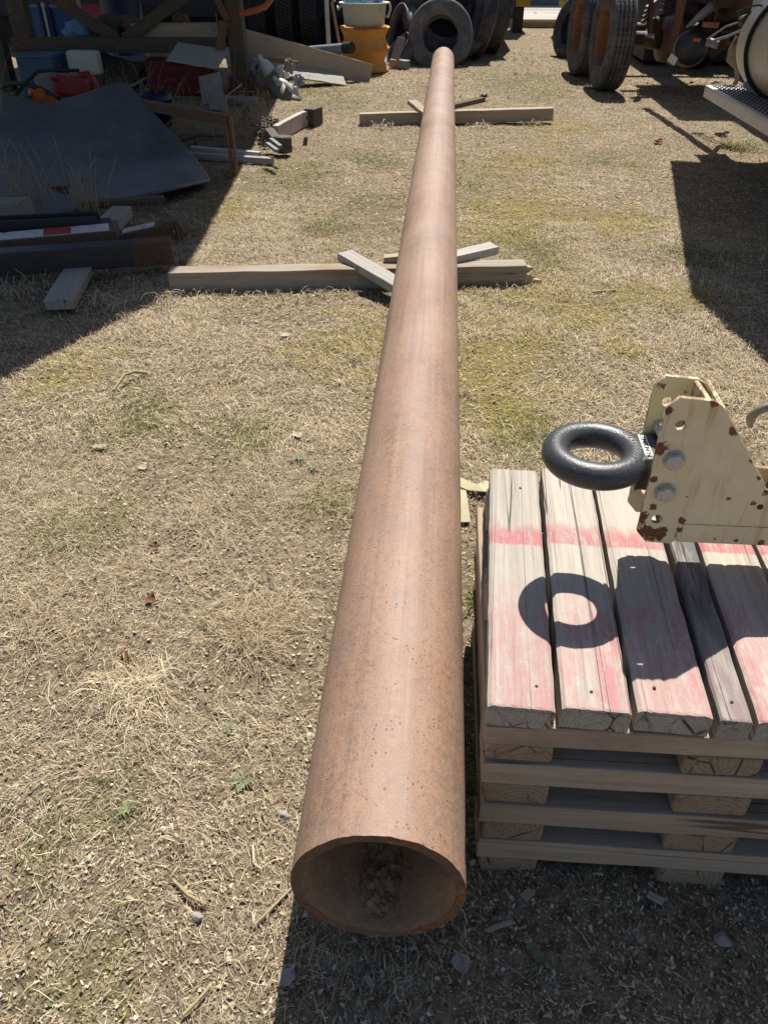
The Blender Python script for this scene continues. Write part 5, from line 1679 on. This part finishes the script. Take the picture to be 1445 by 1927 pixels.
# broken laths and twigs all through the shaded scrap
for k in range(13):
    px, py = RNG.uniform(20, 420), RNG.uniform(120, 215)
    c_ = G(px, py + 20, RNG.uniform(.03, .2))
    d_ = Vector((RNG.uniform(-.35, .35), RNG.uniform(-.3, .3), RNG.uniform(-.1, .14)))
    tag(board("broken_lath", c_ - d_, c_ + d_, RNG.uniform(.02, .06), RNG.uniform(.008, .02), RNG.choice((WOOD_GREY, WOOD_DARK, WOOD_TAN)), None, .002), "thin broken lath lying in the shaded scrap under the trailer", "lath", "broken laths in the scrap")
for k in range(14):
    px, py = RNG.uniform(150, 520), RNG.uniform(150, 250)
    c_ = G(px, py + 15, RNG.uniform(.02, .1))
    d_ = Vector((RNG.uniform(-.3, .3), RNG.uniform(-.2, .2), RNG.uniform(.0, .25)))
    tag(MB().tube([c_ - d_ * .5, c_ + Vector((RNG.uniform(-.04, .04), 0, .04)), c_ + d_ * .7], [.008, .006, .003], 6).build("twig", STRAW_MAT), "thin dry twig tangled in the shaded scrap under the trailer", "twig", "twigs in the scrap")

# ------------------------------------------------------------------ weeds
def stalks(px, py, n_, ht, spread, label, lean=.25):
    p = G(px, py)
    t_ = thing("dry_weed", label, "weed", p, "dry weeds")
    mb_ = MB()
    for k in range(n_):
        a = RNG.uniform(0, 6.28)
        q = p + Vector((RNG.gauss(0, spread), RNG.gauss(0, spread * .6), 0))
        h_ = ht * RNG.uniform(.4, 1.1)
        d_ = Vector((math.cos(a), math.sin(a), 0)) * h_ * lean * RNG.uniform(.3, 1.6)
        drop = RNG.random() < .35
        pts_ = [q, q + d_ * .25 + Vector((0, 0, h_ * .45)), q + d_ * .7 + Vector((0, 0, h_ * .85)), q + d_ * 1.15 + Vector((0, 0, h_ * (.7 if drop else 1.05)))]
        pts_ = [catmull(pts_, t) for t in (0, .2, .4, .6, .8, 1)]
        mb_.tube(pts_, [.0024, .0021, .0018, .0015, .0012, .0007], 4, False)
    mb_.build("stems", STRAW_MAT, t_)["kind"] = "stuff"
    return t_
stalks(170, 420, 45, .36, .06, "dry weed clump in front of the black mat's foot", .3)
stalks(70, 395, 40, .42, .14, "dry weeds curling over the grey panel at left", .45)
stalks(400, 262, 90, .30, .22, "dense dry weeds behind the rusty frame", .6)
stalks(480, 235, 45, .36, .09, "upright dry weeds beside the chain heap", .3)
stalks(15, 300, 16, .8, .05, "tall dry stalks at the left frame edge", .2)
stalks(330, 235, 30, .4, .2, "dry weeds round the dark blue bucket", .5)
stalks(250, 215, 30, .5, .3, "dry weeds behind the peak of the black mat", .6)
stalks(430, 200, 8, .95, .04, "few tall stalks in front of the steel post", .12)
stalks(560, 165, 8, .4, .1, "thin stalks at the end of the warped panel", .4)
stalks(190, 195, 40, .35, .3, "matted dry weeds behind the fuel can", .8)

# ------------------------------------------------------------------ tufts and small litter
tuft(270, 1298, 260, .085, .16, "bleached grass tuft on the bare ground at lower left", STRAW[[0, 2, 6, 7]], .7)
tuft(480, 1195, 320, .10, .2, "bushy dry grass tuft left of the pipe", STRAW[[0, 1, 3, 7]], .8)
tuft(90, 1180, 260, .09, .3, "wide dry grass tuft at the left frame edge", STRAW[[0, 1, 7, 3]], .5)
tuft(610, 945, 120, .08, .1, "greenish grass tuft close to the pipe", np.vstack([GRN[:2], STRAW[:2]]), .8)
tuft(430, 1040, 300, .09, .35, "thin spread of dry grass mid-left", STRAW[[0, 1, 3, 4]], .5)
tuft(700, 1010, 90, .07, .1, "dry grass tuft hard against the pipe", STRAW, .7)
tuft(890, 1130, 60, .06, .05, "green weed tuft between pipe and pallet", GRN, .7, .003)
tuft(200, 575, 160, .13, .3, "shaded dry grass beside the grey plank end", STRAW, .8, .003)
tuft(40, 545, 180, .15, .3, "shaded dry grass below the black beam", STRAW, .8, .003)
tuft(300, 560, 80, .10, .12, "dry grass at the left end of the splintered timber", STRAW, .9, .003)
tuft(1390, 280, 140, .14, .25, "sunlit green grass beside the truck step", np.vstack([GRN, STRAW[:2]]), 1.0, .006)
for k, (px, py) in enumerate(((380, 556), (470, 556), (560, 552), (640, 556), (880, 536), (960, 534), (720, 240), (900, 240), (1000, 236))):
    tuft(px, py, 60, .07 if k < 6 else .1, .16, ("short grass against the splintered timber, leftmost tuft", "short grass against the splintered timber, second tuft from the left", "short grass against the splintered timber, third tuft from the left", "short grass below the grey wedge board", "short grass just right of the pipe at the splintered timber", "short grass under the splintered end of the timber", "short grass against the far timber, left of the pipe", "short grass against the far timber, just right of the pipe", "short grass against the far timber's right end")[k], np.vstack([STRAW, GRN[:2]]), .8, .0025 if k < 6 else .005)
tuft(880, 740, 70, .07, .06, "dry grass blades against the right side of the pipe", STRAW, 1.0)

def flake(name, px, py, s, mat, lab, cat, asp=.6, curl=.3, rz=0.0, th=.0):
    jr = random.Random(px * 7 + py)
    p = G(px, py, .006)
    n_ = 6
    vs_, fs_ = [], []
    for i_ in range(n_ + 1):
        u = i_ / n_ * 2 - 1
        wv = ((1 - abs(u) ** 2.2) * asp + .06) * jr.uniform(.6, 1.25)
        for v in (-1, 0, 1):
            vs_.append((u * s / 2, v * wv * s / 2, (u * u * curl + (abs(v) * .35)) * s * .3 + mnoise.noise(Vector((u * 2, v, px))) * s * .05))
    for i_ in range(n_):
        for k in range(2):
            fs_.append((i_ * 3 + k, i_ * 3 + k + 1, i_ * 3 + k + 4, i_ * 3 + k + 3))
    me_ = bpy.data.meshes.new(name)
    me_.from_pydata(vs_, [], fs_)
    o = put(name, me_, mat, None, Matrix.Translation(p) @ Matrix.Rotation(rz, 4, 'Z'))
    o.modifiers.new("thick", 'SOLIDIFY').thickness = max(.0008, th)
    return tag(o, lab, cat)
flake("leaf", 284, 1132, .035, LEAF_BROWN, "curled brown leaf on the dry grass at left", "leaf", .7, .8, 1.3)
flake("bark_piece", 238, 1238, .05, LEAF_BROWN, "dark bark piece left of the bleached tuft", "bark", .3, .1, 2.2)
flake("leaf", 270, 882, .045, LEAF_PALE, "bleached leaf near the mid-left grass", "leaf", .5, .6, .8)
flake("leaf", 190, 842, .06, LEAF_PALE, "pale flattened leaf at far left", "leaf", .5, .2, .1)
flake("leaf", 560, 820, .06, LEAF_PALE, "pale leaf a hand's breadth left of the pipe", "leaf", .5, .2, 2.1)
flake("leaf", 538, 632, .06, LEAF_PALE, "pale leaf below the splintered timber", "leaf", .6, .2, 1.0)
flake("leaf", 1238, 268, .1, plain("red_leaf", (.25, .05, .025), .8), "red-brown leaf on the sunlit grass near the truck", "leaf", .8, .5, 1.0)
flake("leaf", 292, 1030, .03, LEAF_BROWN, "small reddish leaf left of the pipe", "leaf", .5, .4, .2)
flake("bark_piece", 540, 1840, .034, STONE, "grey flat bark piece at the edge of the pipe's shadow", "bark", .9, .1, .9)
flake("bark_piece", 868, 1815, .035, STONE, "grey flake lying right below the pipe mouth", "bark", .9, .1, 1.9)
flake("leaf", 1000, 1783, .02, LEAF_GREEN, "small round green leaf in the shade below the pallet", "leaf", .9, .1, .4)
flake("leaf", 1012, 1800, .022, LEAF_GREEN, "second round green leaf in the shade below the pallet", "leaf", .9, .1, 2.4)
def weed(px, py, n_, s, lab):
    t_ = thing("green_weed", lab, "weed", G(px, py), "small green weeds")
    for k in range(n_):
        a = 6.283 * k / n_ + RNG.uniform(-.3, .3)
        ln = s * RNG.uniform(.7, 1.1)
        p = G(px, py, .008)
        e = Vector((math.cos(a), math.sin(a), .25))
        sd = Vector((-math.sin(a), math.cos(a), .1)) * ln * RNG.uniform(.14, .26)
        e = e + Vector((0, 0, RNG.uniform(-.2, .3)))
        MB().add([p, p + e * ln * .5 + sd, p + e * ln, p + e * ln * .5 - sd], [(0, 1, 2), (0, 2, 3)]).build("leaf", LEAF_GREEN, t_)
weed(455, 1470, 7, .032, "green weed rosette on bare ground left of the pipe mouth")
weed(560, 862, 6, .04, "pale green weed close left of the pipe")
weed(590, 880, 6, .03, "tiny green weed beside the pipe")
weed(240, 1520, 8, .022, "dark green weed patch at lower left")
weed(430, 1370, 6, .02, "tiny green weed left of the pipe's lower half")
def stick(pts_, r_, mat, lab, nm="stick", cat="stick"):
    return tag(MB().tube(pts_, r_, 7).build(nm, mat), lab, cat)
stick([G(213, 735, .012), G(235, 705, .03), G(255, 699, .03), G(277, 702, .012)], .006, STRAW_MAT, "curved pale root on the grass at left", "root", "root")
stick([G(1113, 550, .012), G(1157, 547, .012)], .009, STRAW_MAT, "straight pale stick lying on the grass at right")
stick([G(1335, 296, .03), G(1350, 278, .08)], .02, STRAW_MAT, "pale stake stub in the grass near the truck shadow")
stick([G(560, 1660, .004), G(510, 1710, .006), G(480, 1740, .004)], .0028, STRAW_MAT, "dry stem along the lit edge left of the pipe mouth")
stick([G(325, 1655, .005), G(355, 1685, .008), G(388, 1702, .005)], .0032, STRAW_MAT, "bent brown twig on the ground at lower left", "twig", "twig")
stick([G(476, 1590, .005), G(478, 1625, .006), G(494, 1638, .005)], .003, LEAF_PALE, "pale kinked twig left of the pipe mouth", "twig", "twig")
stick([G(345, 1910, .005), G(375, 1880, .008), G(400, 1850, .005)], .003, STRAW_MAT, "dark twig at the bottom edge left of the shadow", "twig", "twig")
for k, (a, b_, w_, lab) in enumerate((((915, 1752), (965, 1733), .008, "long pale wood sliver right of the pipe mouth"), ((985, 1690), (1000, 1676), .016, "small square wood chip below the pallet's left foot"), ((1218, 1682), (1248, 1698), .014, "brown wood chip below the pallet's right foot"), ((690, 1838), (702, 1858), .01, "short wood chip under the pipe mouth"))):
    tag(board("wood_chip", G(*a, .008), G(*b_, .009), w_, .005, WOOD_TAN, None, .001, .0006), lab, "wood chip")
def pebble(px, py, r_, lab, mat=STONE):
    bm_ = bmesh.new()
    bmesh.ops.create_icosphere(bm_, subdivisions=3, radius=1)
    for v_ in bm_.verts:
        f = 1 + .55 * mnoise.noise(v_.co * 1.1 + Vector((px, py, 0)) * .137) + .15 * mnoise.noise(v_.co * 3.1)
        v_.co = Vector((v_.co.x * r_ * 1.2 * f, v_.co.y * r_ * f, v_.co.z * r_ * .7 * f))
    me_ = bpy.data.meshes.new("pebble")
    bm_.to_mesh(me_); bm_.free(); smooth(me_)
    return tag(put("pebble", me_, mat, None, Matrix.Translation(G(px, py, r_ * .35))), lab, "pebble", "pebbles")
pebble(1358, 1768, .012, "dark shiny pebble in the shade at lower right")
pebble(533, 1533, .010, "pale pebble at the left flank of the pipe")
pebble(583, 1385, .009, "pale pebble hard against the pipe's left side", LEAF_PALE)
pebble(310, 1563, .007, "cream pebble on the bare ground at lower left", LEAF_PALE)
pebble(372, 1725, .008, "grey pebble left of the pipe's shadow")
pebble(857, 1835, .008, "reddish pebble below the pipe mouth", RUST)
pebble(910, 180, .035, "round black knob on the grass right of the far wedge", BLACK_STEEL)
# webbing scraps beside the pallet
def strip(pts_, w_, lab):
    pts_ = [Vector(p) for p in pts_]
    vs_, fs_ = [], []
    for i_, p in enumerate(pts_):
        d = (pts_[min(i_ + 1, len(pts_) - 1)] - pts_[max(i_ - 1, 0)]).normalized()
        s = Vector((-d.y, d.x, 0)).normalized() * w_ / 2
        vs_ += [p - s, p + s]
    fs_ = [(i_ * 2, i_ * 2 + 1, i_ * 2 + 3, i_ * 2 + 2) for i_ in range(len(pts_) - 1)]
    o = MB().add(vs_, fs_).build("webbing_strap", OLIVE_STRAP)
    o.modifiers.new("thick", 'SOLIDIFY').thickness = .003
    return tag(o, lab, "strap")
strip([G(862, 905, .03), G(885, 915, .022), G(905, 918, .03), G(925, 908, .012)], .045, "pale webbing strap end lying behind the pallet corner")
strip([G(866, 920, .02), G(870, 950, .02), G(874, 982, .012)], .035, "pale webbing strap end hanging along the pipe")
